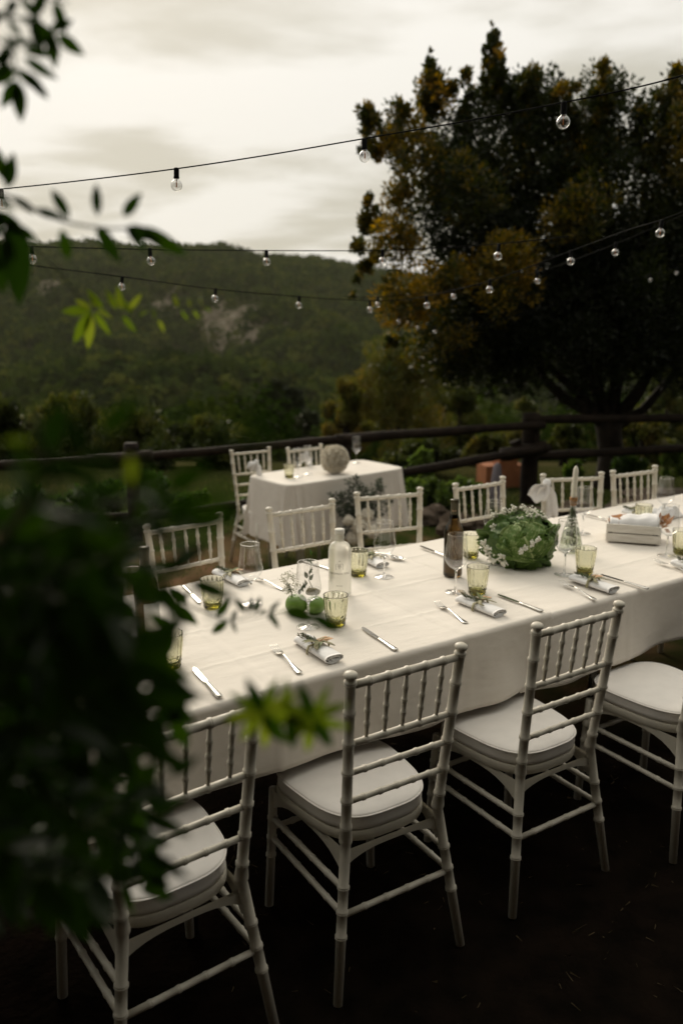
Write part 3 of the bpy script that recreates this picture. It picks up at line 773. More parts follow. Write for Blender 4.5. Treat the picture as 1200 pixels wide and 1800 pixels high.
# vine covered pergola added to darken near chairs and soil; its front edge is above and behind the frame
pg = empty('added_shade_pergola', (0, -1.6, 0), 0, 'unseen leaf covered pergola added overhead to shade the near chairs', 'added shade cover')
for x in (-4.4, 5.2): MB().box((x, 2.75, 1.22), (.14, .14, 2.5)).obj('post', M['wood_dark'], pg, smooth=False)
MB().box((.25, 2.75, 2.55), (15, .12, .16)).obj('beam', M['wood_dark'], pg, smooth=False)
for k in range(15): MB().box((-7 + k * 1.03, 1.42, 2.68), (.08, 3.05, .10)).obj('rafter', M['wood_dark'], pg, smooth=False)
rng = np.random.default_rng(60); n = 22000
cen = np.stack([rng.uniform(-7.6, 8.0, n), rng.uniform(0.0, 2.95, n), 2.75 + rng.normal(size=n) * .06], 1)
V_, F_ = quad_leaves(cen, .16, rng, elong=1.35, dirs=np.tile(np.array([[0, .6, 0.]]), (n, 1)), up=0)
V_[:, 2] = 2.75 + (V_[:, 2] - 2.75) * .55
o = link('leaf_cover', np_mesh('leaf_cover', V_, F_, M['vine_s'], rng.uniform(0, 1, n)), pg); o['kind'] = 'stuff'

# ------------------------------------------------------------------ chiavari chairs
def ringed(z0, p0, p1, rings, r, rr=1.17, n=14, end=None):
    """tube with bamboo rings from p0 to p1, rings given as fractions"""
    p0, p1 = Vector(p0), Vector(p1); L = (p1 - p0).length
    st = [(0, 1), (1, 1)]
    w = 0.0035 / L
    for f in rings:
        st += [(f - w * 1.8, 1), (f - w, rr), (f - w * .25, rr * 1.0), (f, rr * .93), (f + w * .25, rr * 1.0), (f + w, rr), (f + w * 1.8, 1)]
    st.sort()
    return [p0.lerp(p1, f) for f, _ in st], [r * k for _, k in st]
def post_x(z):
    if z >= .43: u = (z - .43) / .49; return .149 + .0205 * u, -.054 * u
    u = 1 - z / .43; return .149 + .056 * u, -.052 * u
def build_chair():
    t = empty('chiavari_chair')
    ch = M['chair']
    for s in (-1, 1):
        m_ = MB()
        zs = [0.0, .18, .245, .31, .40, .43, .475, .555, .64, .725, .81, .893]
        pts, rr = [], []
        for i, z in enumerate(zs):
            x, y = post_x(z)
            if z == 0: pts.append(Vector((s * x, y, 0))); rr.append(.0125); continue
            if z in (.40, .43):
                for dz, k in ((-.008, 1.0), (0, 1.25), (.008, 1.25)) if z == .43 else ((0, 1.02),):
                    xx, yy = post_x(z + dz); pts.append(Vector((s * xx, yy, z + dz))); rr.append(.0142 * k)
                continue
            for dz, k in ((-.0065, 1), (-.0035, 1.2), (-.001, 1.2), (0, 1.08), (.001, 1.2), (.0035, 1.2), (.0065, 1)):
                xx, yy = post_x(z + dz); pts.append(Vector((s * xx, yy, z + dz))); rr.append(.0138 * k)
        x, y = post_x(.90)
        for dz, k in ((.901, .86), (.905, .80), (.908, 1.1), (.913, 1.22), (.918, 1.12), (.922, .7), (.9235, .1)):
            xx, yy = post_x(dz); pts.append(Vector((s * xx, yy, dz))); rr.append(.0145 * k)
        m_.tube(pts, rr, 16).obj('back_post', ch, t)
    for z, r, rg in ((.885, .0105, [.16, .33, .5, .67, .84]), (.72, .0088, [.16, .33, .5, .67, .84]), (.635, .0082, [.16, .33, .5, .67, .84]), (.55, .0082, [.16, .33, .5, .67, .84])):
        x, y = post_x(z); pts, rr = ringed(0, (-x, y, z), (x, y, z), rg, r, 1.22)
        MB().tube(pts, rr, 12).obj('top_rail' if z > .8 else 'back_rail', ch, t)
    xa, ya = post_x(.885); xb, yb = post_x(.72)
    for f in (.16, .33, .5, .67, .84):
        a = Vector((-xa + 2 * xa * f, ya, .885)); b = Vector((-xb + 2 * xb * f, yb, .72))
        pts, rr = ringed(0, b, a, [.28, .5, .72], .0066, 1.3)
        L = len(pts); q = []
        for p_, r_ in zip(pts, rr):
            u = (p_ - b).length / (a - b).length
            k = 1 if .22 < u < .78 else (.62 + .38 * min(u, 1 - u) / .22)
            q.append(r_ * k)
        # extra stations at the tapers
        MB().tube(pts, q, 10).obj('spindle', ch, t)
    # seat outline
    def outline(sc, n=56, gy=0.0):
        o = []
        for k in range(n):
            a = 2 * pi * k / n; c_, s_ = cos(a), sin(a); e = 0.62
            x = abs(c_) ** e * (1 if c_ > 0 else -1); y = abs(s_) ** e * (1 if s_ > 0 else -1)
            wdt = .178 + .022 * y
            o.append((x * wdt * sc, .20 + y * .195 * sc + gy))
        return o
    def slab(layers, cap=True):
        m_ = MB(); vs, fs = [], []; n = 56
        for sc, z in layers: vs += [(x, y, z) for x, y in outline(sc)]
        for i in range(len(layers) - 1):
            for k in range(n):
                a, b = i * n + k, i * n + (k + 1) % n; fs.append((a, b, b + n, a + n))
        fs.append(tuple(range(n))[::-1]); fs.append(tuple((len(layers) - 1) * n + k for k in range(n)))
        return m_.add(vs, fs)
    slab([(.93, .398), (.985, .400), (1.0, .406), (1.0, .424), (.99, .428)]).obj('seat_frame', ch, t, autos=50)
    cu = MB(); vs, fs = [], []; n = 56
    lay = [(.955, .429), (.985, .433), (.992, .445), (.988, .460), (.993, .4665)]
    top = [(.985, .4735), (.96, .4765), (.85, .479), (.6, .481), (.3, .482), (.02, .482)]
    for i, (sc, z) in enumerate(lay + top):
        for k, (x, y) in enumerate(outline(sc)):
            wr = .0016 * noise.noise(Vector((k * .9, i * 1.3, 2))) if i in (1, 2, 3) else 0
            vs.append((x * (1 + wr * 4), y + wr, z + (.0012 * noise.noise(Vector((x * 14, y * 14, 0))) if i > 5 else 0)))
    for i in range(len(lay + top) - 1):
        for k in range(n):
            a, b = i * n + k, i * n + (k + 1) % n; fs.append((a, b, b + n, a + n))
    fs.append(tuple(range(n))[::-1]); fs.append(tuple((len(lay + top) - 1) * n + k for k in range(n)))
    c = cu.add(vs, fs).obj('cushion', M['cushion'], t)
    o = outline(.998); pi_ = MB().tube([(x, y, .4705) for x, y in o] + [(*o[0], .4705)], .0026, 6, cap=False)
    pi_.obj('piping', M['cushion'], c)
    # front legs, aprons, stretchers
    fl = lambda s, z: Vector((s * (.168 + .017 * (1 - z / .40)), .365 + .012 * (1 - z / .4), z))
    for s in (-1, 1):
        pts, rr = ringed(0, fl(s, 0), fl(s, .40), [.45, .6, .76], .0135, 1.18)
        MB().tube(pts, rr, 12).obj('front_leg', ch, t)
        for z in (.305, .24):
            x, y = post_x(z); pts, rr = ringed(0, (s * x, y, z), fl(s, z), [.2, .4, .6, .8], .0085, 1.18)
            MB().tube(pts, rr, 10).obj('stretcher', ch, t)
        # curved bracket under the side of the seat
        vs = []; fs = []; k_ = 12
        for i in range(k_ + 1):
            u = i / k_; y = .0 + .365 * u; d = .012 + .055 * (2 * abs(u - .5)) ** 3.0
            x = s * (.152 + .018 * u)
            for dx_ in (-.005, .005): vs += [(x + dx_, y, .399), (x + dx_, y, .399 - d)]
        for i in range(k_):
            a = i * 4; fs += [(a, a + 1, a + 5, a + 4), (a + 2, a + 6, a + 7, a + 3), (a + 1, a + 3, a + 7, a + 5)]
        MB().add(vs, fs).obj('seat_bracket', ch, t, smooth=False)
    for yy, sgn in ((0.0, 1), (.37, 1)):
        vs = []; fs = []
        for i in range(13):
            u = i / 12; x = (-.15 + .30 * u) * (1 if yy == 0 else 1.1); d = .010 + .028 * (2 * abs(u - .5)) ** 3.0
            for dy_ in (-.005, .005): vs += [(x, yy + dy_, .3985), (x, yy + dy_, .3985 - d)]
        for i in range(12):
            a = i * 4; fs += [(a, a + 1, a + 5, a + 4), (a + 2, a + 6, a + 7, a + 3), (a + 1, a + 3, a + 7, a + 5)]
        MB().add(vs, fs).obj('seat_bracket', ch, t, smooth=False)
    x, y = post_x(.235); pts, rr = ringed(0, (-x, y, .235), (x, y, .235), [.2, .4, .6, .8], .0085, 1.18); MB().tube(pts, rr, 10).obj('stretcher', ch, t)
    a, b = fl(-1, .27), fl(1, .27); pts, rr = ringed(0, a, b, [.2, .4, .6, .8], .0085, 1.18); MB().tube(pts, rr, 10).obj('stretcher', ch, t)
    return t
chair0 = build_chair(); CK = kids_of(chair0)
CG = 'white chiavari chairs around the long table'
chairs = [(-.360, 1.665, .639, 'near side chair at the left, half hidden behind the dark vine leaves'),
          (.137, 1.980, .557, 'near side chair in the middle, its back under the knife and the scrolled napkin'),
          (.653, 2.309, .570, 'near side chair right of centre with the cloth corner hanging on its seat'),
          (1.232, 2.565, .56, 'near side chair cut off by the right edge, mostly its white seat showing')]
for i, (x, y, r, lab) in enumerate(chairs):
    if i == 0:
        chair0.location = (x, y, 0); chair0.rotation_euler = (0, 0, r); tag(chair0, 'ivory ' + lab, 'chair', CG)
    else: copy_tree(chair0, CK, (x, y, 0), r, 'ivory ' + lab)
backs = [((-.804, 3.303), (-.52, 3.53), 'white far side chair at the left behind the green tumbler and vine leaves'),
         ((-.333, 3.62), (-.035, 3.825), 'white far side chair behind the frosted bottle, before the small table'),
         ((.083, 3.971), (.382, 4.084), 'white far side chair against the front of the small table cloth'),
         ((.572, 4.187), (.869, 4.394), 'white far side chair between the wine bottle and the cabbage'),
         ((1.107, 4.461), (1.41, 4.514), 'white far side chair with a white cloth tied on its post'),
         ((1.504, 4.567), (1.799, 4.734), 'white far side chair right of the maple trunk, behind the crate')]
def place_back(A, B, lab, z=0.0, grp=None):
    A, B = Vector(A), Vector(B); d = (A - B).normalized(); psi = atan2(d.y, d.x); mid = (A + B) / 2
    f = Vector((-d.y, d.x)); o = mid + f * .054
    return copy_tree(chair0, CK, (o.x, o.y, z), psi, lab, grp)
for A, B, lab in backs: place_back(A, B, lab)
place_back((-.875, 6.62), (-.60, 6.80), 'white chair at the left end of the small table, seen from its side', -.2, 'white chairs at the small table')
place_back((-.436, 6.74), (-.174, 6.95), 'white chair behind the small table with a white bow on its back', -.2, 'white chairs at the small table')

# ------------------------------------------------------------------ long table and its cloths
NF, NB_ = 1.848, 2.838
table = empty('banquet_table', tn(1.2, 2.34, 0), PHI, 'long banquet table under the white cloths', 'table')
MB().box((.6, 0, .735), (5.6, .97, .03)).obj('tabletop', M['tabletop'], table, smooth=False)
for x in (-1.9, -.4, 1.3, 3.1):
    for y in (-.36, .36): MB().tube([(x, y, 0), (x, y, .72)], .02, 8).obj('leg', M['steel'], table)
def cloth(t0, t1, z, hem, lab, creases, seed, dens=70, name='tablecloth', ext=0.0):
    nt_ = int((t1 - t0) * dens); prof = []
    R = .018
    # cross-section from front hem to back hem, arc over both edges
    drop = z - hem
    def add(n, zz, w): prof.append((n, zz, w))
    k = 16
    for i in range(k): u = i / k; add(NF - .004, hem + (drop - R) * u, 1 - u)
    for i in range(7): a = pi * i / 12 ; add(NF + R - .004 - R * cos(a), z - R + R * sin(a), 0)
    m_ = 110
    for i in range(1, m_): u = i / m_; add(NF + R + (NB_ - NF - 2 * R) * u, z, 0)
    for i in range(7): a = pi / 2 - pi * i / 12; add(NB_ - R + .004 + R * cos(a), z - R + R * sin(a), 0)
    for i in range(1, k + 1): u = i / k; add(NB_ + .004, z - R - (drop - R) * u, -u)
    V, ns = [], len(prof)
    cr_t, cr_n = creases
    for i in range(nt_ + 1):
        t = t0 + (t1 - t0) * i / nt_
        for (n, zz, w) in prof:
            dn = dz = 0.0
            if w != 0:
                s = abs(w)
                wave = .018 * s * sin(t * 6.3 + seed + sin(t * 2.1)) + .011 * s * sin(t * 15.1 + seed * 2.3 + 1.5 * sin(t * 3.3)) + .005 * s * noise.noise(Vector((t * 9, s * 3, seed)))
                dn = (-abs(s) * .012 + wave) * (1 if w > 0 else -1)
                for c in cr_t: dn += (-1 if w > 0 else 1) * .0045 * max(0, 1 - abs(t - c) / .010)
            else:
                dz = .0026 * noise.noise(Vector((t * 4, n * 7, seed))) + .0009 * noise.noise(Vector((t * 15, n * 21, seed)))
                for c in cr_t: dz += .0032 * 1.4 * max(0, 1 - abs(t - c - .006 * sin(n * 5)) / .011)
                for c in cr_n: dz += .0032 * max(0, 1 - abs(n - c - .004 * sin(t * 4)) / .010)
            q = tn(t, n + dn, zz + dz); V.append(q[:])
    ii, kk = np.meshgrid(np.arange(nt_), np.arange(ns - 1), indexing='ij')
    a = ii * ns + kk; F = np.stack([a, a + 1, a + ns + 1, a + ns], -1).reshape(-1, 4)[:, ::-1]
    me = np_mesh(name, np.array(V), F, M['cloth'], smooth=True)
    o = link(name, me); s = o.modifiers.new('thickness', 'SOLIDIFY'); s.thickness = .0012; s.offset = -1
    tag(o, lab, 'tablecloth', 'white cloths on the long table'); return o
cloth(-1.7, 2.10, TZ + .0015, .515, 'white linen tablecloth with fold creases on the left part of the long table', ([-.6, .06, 1.03, 1.72], [2.08, 2.36, 2.70]), 1.0)
cloth(1.96, 4.6, TZ - .0025, .50, 'white linen tablecloth under the cabbage, candle and crate on the right part', ([2.5, 3.16, 3.9], [2.10, 2.40, 2.66]), 4.0)

# ------------------------------------------------------------------ small table
SA, SB = Vector((-.31, 6.1)), Vector((.53, 6.8)); SC_, SD = Vector((.19, 7.09)), Vector((-.68, 6.47))
SZ = .553
ct = (SA + SB + SC_ + SD) / 4
sm = empty('small_table', (ct.x, ct.y, -.2), atan2(.7, .84), 'small rectangular table standing on the grass by the fence', 'table')
MB().box((0, 0, .73), (1.06, .5, .03)).obj('tabletop', M['tabletop'], sm, smooth=False)
for x in (-.48, .48):
    for y in (-.2, .2): MB().tube([(x, y, 0), (x, y, .72)], .024, 8).obj('leg', M['chair'], sm)
def small_cloth():
    ex = (SB - SA).normalized(); ey = Vector((-ex.y, ex.x)); hx, hy = .60, .285
    prof = [(1.0, 0), (1.002, -.004), (1.0, -.012)]
    nper = 220; V, F = [], []
    rings = []
    def per(k):
        a = 2 * pi * k / nper; c_, s_ = cos(a), sin(a); e = .22
        return abs(c_) ** e * (1 if c_ >= 0 else -1), abs(s_) ** e * (1 if s_ >= 0 else -1), a
    lv = [(0.0, 0)] + [(u, 0) for u in (.3, .6, .85, .95)] + [(.985, -.001), (.997, -.005), (1.0, -.014)] + [('d', j / 22) for j in range(1, 23)]
    for l in lv:
        for k in range(nper):
            x, y, a = per(k)
            if l[0] != 'd':
                p = ct - ex * .05 + ex * (x * hx * l[0]) + ey * (y * hy * l[0]); z = SZ + l[1] + .001 * noise.noise(Vector((p.x * 9, p.y * 9, 1)))
            else:
                d = l[1]; corner = (abs(cos(a)) * abs(sin(a)) * 2) ** 3
                fold = sin(a * 17 + 1.2 * sin(a * 3)) * .55 + sin(a * 41 + 2) * .25
                outw = d * (.030 + .05 * corner) + d * fold * (.020 + .028 * corner)
                dirn = (ex * (x * (abs(x) > .93)) + ey * (y * (abs(y) > .93)))
                dirn = dirn.normalized() if dirn.length > .1 else (ex * x + ey * y).normalized()
                p = ct - ex * .05 + ex * (x * hx) + ey * (y * hy) + dirn * outw
                z = SZ - .014 - d * (.47 - .10 * (0.5 + 0.5 * sin(a * 5)) * (1 - corner) * .4)
            V.append((p.x, p.y, z))
    for j in range(len(lv) - 1):
        for k in range(nper):
            a, b = j * nper + k, j * nper + (k + 1) % nper; F.append((a, b, b + nper, a + nper))
    o = link('tablecloth', np_mesh('tablecloth', np.array(V), np.array(F), M['cloth'], smooth=True))
    tag(o, 'long white cloth draped in folds over the small table by the fence', 'tablecloth')
small_cloth()

# ------------------------------------------------------------------ glassware
def make_wine_glass():
    t = empty('wine_glass')
    n = 40
    bowl = [(.0035, .088), (.014, .0905), (.026, .099), (.035, .110), (.041, .122), (.0432, .131), (.0425, .140), (.0395, .160), (.0362, .185), (.0338, .210), (.0330, .2195)]
    MB().lathe(bowl, n).obj('bowl', M['glass'], t)
    rim = [(.0330 + .0009 * cos(a), .2195 + .0009 * sin(a)) for a in [2 * pi * k / 6 for k in range(7)]]
    MB().lathe(rim, n).obj('rim', M['stemglass'], t, recalc=True)
    MB().tube([(0, 0, .004), (0, 0, .012), (0, 0, .03), (0, 0, .07), (0, 0, .084), (0, 0, .0895)], [.009, .0045, .0034, .0034, .0045, .011], 14).obj('stem', M['stemglass'], t, recalc=True)
    MB().lathe([(.001, 0.0003), (.036, 0.0003), (.0385, .0012), (.036, .0022), (.015, .0042), (.006, .0075), (.001, .009)], n, cap0=True, cap1=True).obj('foot', M['glass'], t, recalc=True)
    return t
wg = make_wine_glass(); WK = kids_of(wg)
GZ = TZ + .0035
WG = 'stemmed wine glasses on the long table'
wgs = [(800, 1041, 'wine glass in front of the dark wine bottle'), (442, 1062, 'wine glass right of the far left place card and tumbler'),
       (542, 1102, 'wine glass in front of the green apples'), (238, 1118, 'wine glass beside the left wine bottle, half hidden by leaves'),
       (675, 1014, 'wine glass behind the frosted bottle near the far edge'), (991, 1010, 'wine glass in front of the candle bottle'),
       (1171, 977, 'wine glass right of the white crate at the near side'), (865, 968, 'wine glass behind the left side of the cabbage'),
       (1023, 938, 'wine glass behind the candle bottle'), (1165, 917, 'wine glass behind the crate before the chair'),
       (166, 1135, 'wine glass far left behind the vine, its foot just showing')]
for i, (px, py, lab) in enumerate(wgs):
    p = on(px, py, GZ)
    if i == 0: wg.location = p; tag(wg, 'clear ' + lab, 'wine glass', WG)
    else: copy_tree(wg, WK, p, RNG.uniform(0, 6), 'clear ' + lab)
for px, py, lab in ((626, 813, 'wine glass on the small table right of the flower ball'), (524, 838, 'wine glass on the small table left of the flower ball, behind the tumbler'), (541, 833, 'second wine glass on the small table, touching the flower ball side')):
    copy_tree(wg, WK, on(px, py, SZ + .003), 1.0, 'clear ' + lab, 'wine glasses on the small table')

def make_tumbler():
    t = empty('tumbler')
    n = 128
    def mod(a, z):
        if z > .094 or z < .003: return 1
        if z > .042: k = min(1, (.094 - z) / .008, (z - .042) / .004); return 1 + .060 * k * (abs(sin(a * 8)) ** .5 - .5)
        k = min(1, (.042 - z) / .004)
        return 1 + .085 * k * (abs(sin(a * 6 + (z // .0135) * 1.57)) * abs(sin(z * 232)) - .35)
    outer = [(.0296, .0), (.0305, .003), (.0312, .008), (.032, .014), (.0328, .020), (.0335, .026), (.0342, .032), (.035, .038), (.0354, .042), (.0358, .046), (.0366, .054), (.0375, .064), (.0385, .074), (.0395, .084), (.0402, .090), (.0406, .095), (.0410, .0985), (.0407, .1)]
    inner = [(.0395, .1), (.0390, .098), (.0378, .085), (.0350, .06), (.0325, .04), (.0305, .026), (.028, .0175), (.020, .0150), (.0005, .0145)]
    prof = [(.0005, .003), (.022, .0022), (.027, .0006)] + outer + inner
    m_ = MB().lathe(prof[:3], n).lathe(outer, n, mod).lathe(inner, n)
    vs = MB(); full = prof; V_, F_ = [], []
    for j, (r, z) in enumerate(full):
        isout = 3 <= j < 3 + len(outer)
        for k in range(n):
            a = 2 * pi * k / n; rr = r * (mod(a, z) if isout else 1); V_.append((cos(a) * rr, sin(a) * rr, z))
    for j in range(len(full) - 1):
        for k in range(n):
            a, b = j * n + k, j * n + (k + 1) % n; F_.append((a, b, b + n, a + n))
    F_.append(tuple(range(n))[::-1]); F_.append(tuple((len(full) - 1) * n + k for k in range(n)))
    o = MB().add(V_, F_).obj('tumbler', M['green_glass'], recalc=True)
    return o
bpy.data.objects  # keep
TG = 'green pressed glass tumblers on the long table'
def make_tumblers():
    root = make_tumbler()
    for x in [o for o in C.objects if o.name.startswith('tumbler') and o.type == 'EMPTY']: bpy.data.objects.remove(x)
    root.name = 'tumbler'
    lst = [(590, 1098, 'olive green tumbler in front of the frosted bottle'), (838, 1043, 'olive green tumbler right of the wine bottle at the near side'),
           (1027, 1007, 'pale green tumbler behind the napkin right of the cabbage'), (374, 1067, 'olive green tumbler in front of the far left chair'),
           (299, 1172, 'olive green tumbler nearest the camera beside the left wine bottle'), (629, 1011, 'yellow green tumbler directly behind the frosted bottle'),
           (827, 979, 'pale green tumbler behind the wine bottle and glass'), (1129, 923, 'pale green tumbler behind the white crate'),
           (1196, 972, 'green tumbler cut by the right edge beside the fork')]
    for i, (px, py, lab) in enumerate(lst):
        p = on(px, py, GZ); o = root if i == 0 else root.copy()
        if i: C.objects.link(o)
        o.location = p; o.rotation_euler = (0, 0, i * .7); o.scale = (1, 1, 1.03); tag(o, lab, 'tumbler', TG)
    o = root.copy(); C.objects.link(o); o.location = on(508, 839, SZ + .003); o['label'] = 'pale green tumbler at the left end of the small table'; o['group'] = 'tumblers on the small table'
make_tumblers()

def bottle_profile(R, H, neck, sh, lip):
    return [(.001, .002), (R * .85, .0015), (R * .97, .004), (R, .012), (R, sh * .5), (R, sh), (R * .97, sh + .012), (R * .84, sh + .028), (R * .58, sh + .042), (neck * 1.35, sh + .056), (neck, sh + .075), (neck, H - .02)]
def wine_bottle(p, rz, lab, label_side=None):
    t = empty('wine_bottle', p, rz, lab, 'bottle', 'dark wine bottles on the long table')
    MB().lathe(bottle_profile(.037, .305, .0145, .175, 0) + [(.0145, .29)], 40, cap0=True, cap1=True).obj('body', M['wine_glass_dark'], t)
    MB().lathe([(.0149, .232), (.0153, .2325), (.0153, .29), (.0162, .291), (.0162, .301), (.0158, .304), (.0005, .3045)], 32).obj('neck_foil', M['foil'], t)
    if label_side is not None:
        vs, fs = [], []
        for j in (0.045, .135):
            for k in range(17):
                a = label_side + (k / 16 - .5) * 1.7; vs.append((cos(a) * .0374, sin(a) * .0374, j))
        for k in range(16): fs.append((k, k + 1, k + 18, k + 17))
        lb = MB().add(vs, fs).obj('label', M['paper'], t)
        s = lb.modifiers.new('t', 'SOLIDIFY'); s.thickness = .0002
        for k in range(9):
            a = label_side + .5 + (k * .045) ; m2 = MB(); 
            m2.add([(cos(a) * .0378, sin(a) * .0378, .06), (cos(a + .022) * .0378, sin(a + .022) * .0378, .06), (cos(a + .022) * .0378, sin(a + .022) * .0378, .085), (cos(a) * .0378, sin(a) * .0378, .085)], [(0, 1, 2, 3)])
            m2.obj('barcode_bar', M['ink'], lb)
    return t
def text_on_cylinder(txt, size, R, zc, a0, m, parent, name='lettering'):
    cu = bpy.data.curves.new(name, 'FONT'); cu.body = txt; cu.size = size; cu.align_x = 'CENTER'; cu.align_y = 'CENTER'; cu.resolution_u = 3
    o = bpy.data.objects.new(name, cu); C.objects.link(o)
    me = bpy.data.meshes.new_from_object(o.evaluated_get(bpy.context.evaluated_depsgraph_get()))
    bpy.data.objects.remove(o); bpy.data.curves.remove(cu)
    for v in me.vertices:
        a = a0 + v.co.x / R; v.co = (cos(a) * R, sin(a) * R, zc + v.co.y)
    me.materials.clear(); me.materials.append(m)
    return link(name, me, parent)
wb = wine_bottle(on(795, 1012, GZ), 0, 'dark wine bottle with olive neck foil left of the cabbage')
text_on_cylinder('SUV', .011, .0156, .262, -pi / 2 - .2, M['kraft'], wb)
wine_bottle(on(262, 1128, GZ), 0, 'dark wine bottle with a pale barcode label at the left, behind leaves', -.75)

# frosted water bottle with its printed house emblem
fb = empty('water_bottle', on(597, 1046, GZ), 0, 'frosted white bottle printed with a small house emblem', 'bottle')
fbody = MB().lathe([(.001, .001), (.035, .001), (.0395, .004), (.041, .012), (.041, .165), (.0398, .178), (.035, .190), (.026, .198), (.0165, .202), (.0150, .206), (.0150, .228)], 44, cap0=True).obj('body', M['frost'], fb)
MB().lathe([(.0152, .200), (.0154, .229), (.016, .231)], 30).obj('neck', M['frost'], fb)
MB().lathe([(.0165, .229), (.0178, .2305), (.0178, .244), (.0172, .2465), (.0005, .247)], 32, cap0=True).obj('cap', M['paper'], fb)
fa = atan2(-1, -.02); Rb = .0413
def stroke(pts, w=.0007):
    vs, fs = [], []
    for (x0, z0), (x1, z1) in zip(pts[:-1], pts[1:]):
        L = sqrt((x1 - x0) ** 2 + (z1 - z0) ** 2) or 1; nx, nz = -(z1 - z0) / L * w / 2, (x1 - x0) / L * w / 2
        b = len(vs)
        for (x, z) in ((x0 + nx, z0 + nz), (x0 - nx, z0 - nz), (x1 - nx, z1 - nz), (x1 + nx, z1 + nz)):
            a = fa + x / Rb; vs.append((cos(a) * Rb, sin(a) * Rb, z))
        fs.append((b, b + 1, b + 2, b + 3))
    return vs, fs
em = MB()
zc = .108
em.add(*stroke([(-.013, zc), (-.013, zc + .018), (0, zc + .033), (.013, zc + .018), (.013, zc), (-.013, zc)], .0012))
em.add(*stroke([(0, zc + .002), (0, zc + .022)], .0014))
for k in range(3):
    zz_ = zc + .005 + k * .005
    em.add(*stroke([(0, zz_), (-.004, zz_ + .003), (-.007, zz_ + .008)], .0009)); em.add(*stroke([(0, zz_), (.004, zz_ + .003), (.007, zz_ + .008)], .0009))
em.obj('emblem', M['ink'], fb, smooth=False)
text_on_cylinder('AEROMNI IL TVSCI', .0098, Rb, .092, fa, M['ink'], fb)
text_on_cylinder('DISTILLED', .0052, Rb, .047, fa, M['ink'], fb)
em2 = MB(); em2.add(*stroke([(-.026, .078), (-.004, .078)], .0008)); em2.add(*stroke([(-.026, .074), (.004, .074)], .0006))
em2.obj('print_line', M['ink'], fb, smooth=False)

# ------------------------------------------------------------------ cutlery
def flat_loft(sts, m_, n=8):
    """sts: (y, half width, z centre, half thickness)"""
    vs, fs = [], []
    for (y, w, z, t) in sts:
        for k in range(n):
            a = 2 * pi * k / n; c_, s_ = cos(a), sin(a)
            vs.append((abs(c_) ** .8 * (1 if c_ > 0 else -1) * w, y, z + s_ * t))
    for i in range(len(sts) - 1):
        for k in range(n):
            a, b = i * n + k, i * n + (k + 1) % n; fs.append((a, b, b + n, a + n))
    fs.append(tuple(range(n))[::-1]); fs.append(tuple((len(sts) - 1) * n + k for k in range(n)))
    return m_.add(vs, fs)
def fork():
    t = empty('fork')
    flat_loft([(-.105, .002, .003, .001), (-.1035, .0075, .003, .0014), (-.098, .0098, .003, .0016), (-.085, .0092, .003, .0016), (-.06, .006, .004, .0016), (-.02, .0032, .009, .0018), (.015, .003, .012, .0018), (.035, .0042, .010, .0016)], MB()).obj('handle', M['steel'], t)
    flat_loft([(.033, .0042, .0102, .0014), (.042, .0095, .008, .0011), (.052, .0122, .0055, .0010), (.061, .0125, .005, .0010)], MB()).obj('head', M['steel'], t)
    for x in (-.0105, -.0036, .0036, .0105):
        flat_loft([(.060, .0021, .005, .0009), (.080, .0018, .0065, .0008), (.097, .0012, .0105, .0007), (.1035, .0004, .013, .0004)], MB()).obj('tine', M['steel'], t).location.x = x
    return t
def knife():
    t = empty('knife')
    flat_loft([(-.108, .002, .004, .002), (-.106, .0085, .004, .0035), (-.098, .0095, .004, .0038), (-.06, .0075, .004, .0035), (-.02, .0062, .004, .0033), (-.005, .0065, .004, .0035), (-.001, .0050, .004, .003)], MB()).obj('handle', M['steel'], t)
    b = MB(); vs = [(-.0055, -.002), (-.0075, .012), (-.0085, .04), (-.009, .07), (-.0075, .092), (-.003, .106), (.002, .1095), (.0058, .104), (.0068, .09), (.0068, .04), (.006, .012), (.005, -.002)]
    V_ = [(x, y, .0048) for x, y in vs] + [(x, y, .0038) for x, y in vs]; n = len(vs)
    b.add(V_, [tuple(range(n)), tuple(range(2 * n - 1, n - 1, -1))] + [(k, n + k, n + (k + 1) % n, (k + 1) % n) for k in range(n)])
    b.obj('blade', M['steel'], t, smooth=False); return t
def spoon():
    t = empty('spoon')
    flat_loft([(-.10, .002, .003, .001), (-.098, .008, .003, .0014), (-.085, .0088, .003, .0015), (-.05, .005, .005, .0015), (.0, .003, .009, .0016), (.04, .0032, .007, .0015)], MB()).obj('handle', M['steel'], t)
    vs, fs = [], []
    for j in range(7):
        r = j / 6
        for k in range(20):
            a = 2 * pi * k / 20; vs.append((cos(a) * .0195 * r, .07 + sin(a) * .031 * r, .002 + .007 * r * r))
    for j in range(6):
        for k in range(20):
            a, b = j * 20 + k, j * 20 + (k + 1) % 20; fs.append((a, b, b + 20, a + 20))
    o = MB().add(vs, fs).obj('bowl', M['steel'], t); s = o.modifiers.new('t', 'SOLIDIFY'); s.thickness = .001
    return t
def place_cut(root, kids, first, tip, end, lab, cat, grp, length=.21):
    a, b = on(*tip, GZ), on(*end, GZ); mid = (a + b) / 2; d = a - b; rz = atan2(d.y, d.x) - pi / 2
    if first: root.location = mid; root.rotation_euler = (0, 0, rz); tag(root, lab, cat, grp); return root
    return copy_tree(root, kids, mid, rz, lab)
fk, kn, sn = fork(), knife(), spoon(); FK, KK, SK = kids_of(fk), kids_of(kn), kids_of(sn)
FG, KG, SG = 'steel forks on the long table', 'steel knives on the long table', 'steel spoons on the long table'
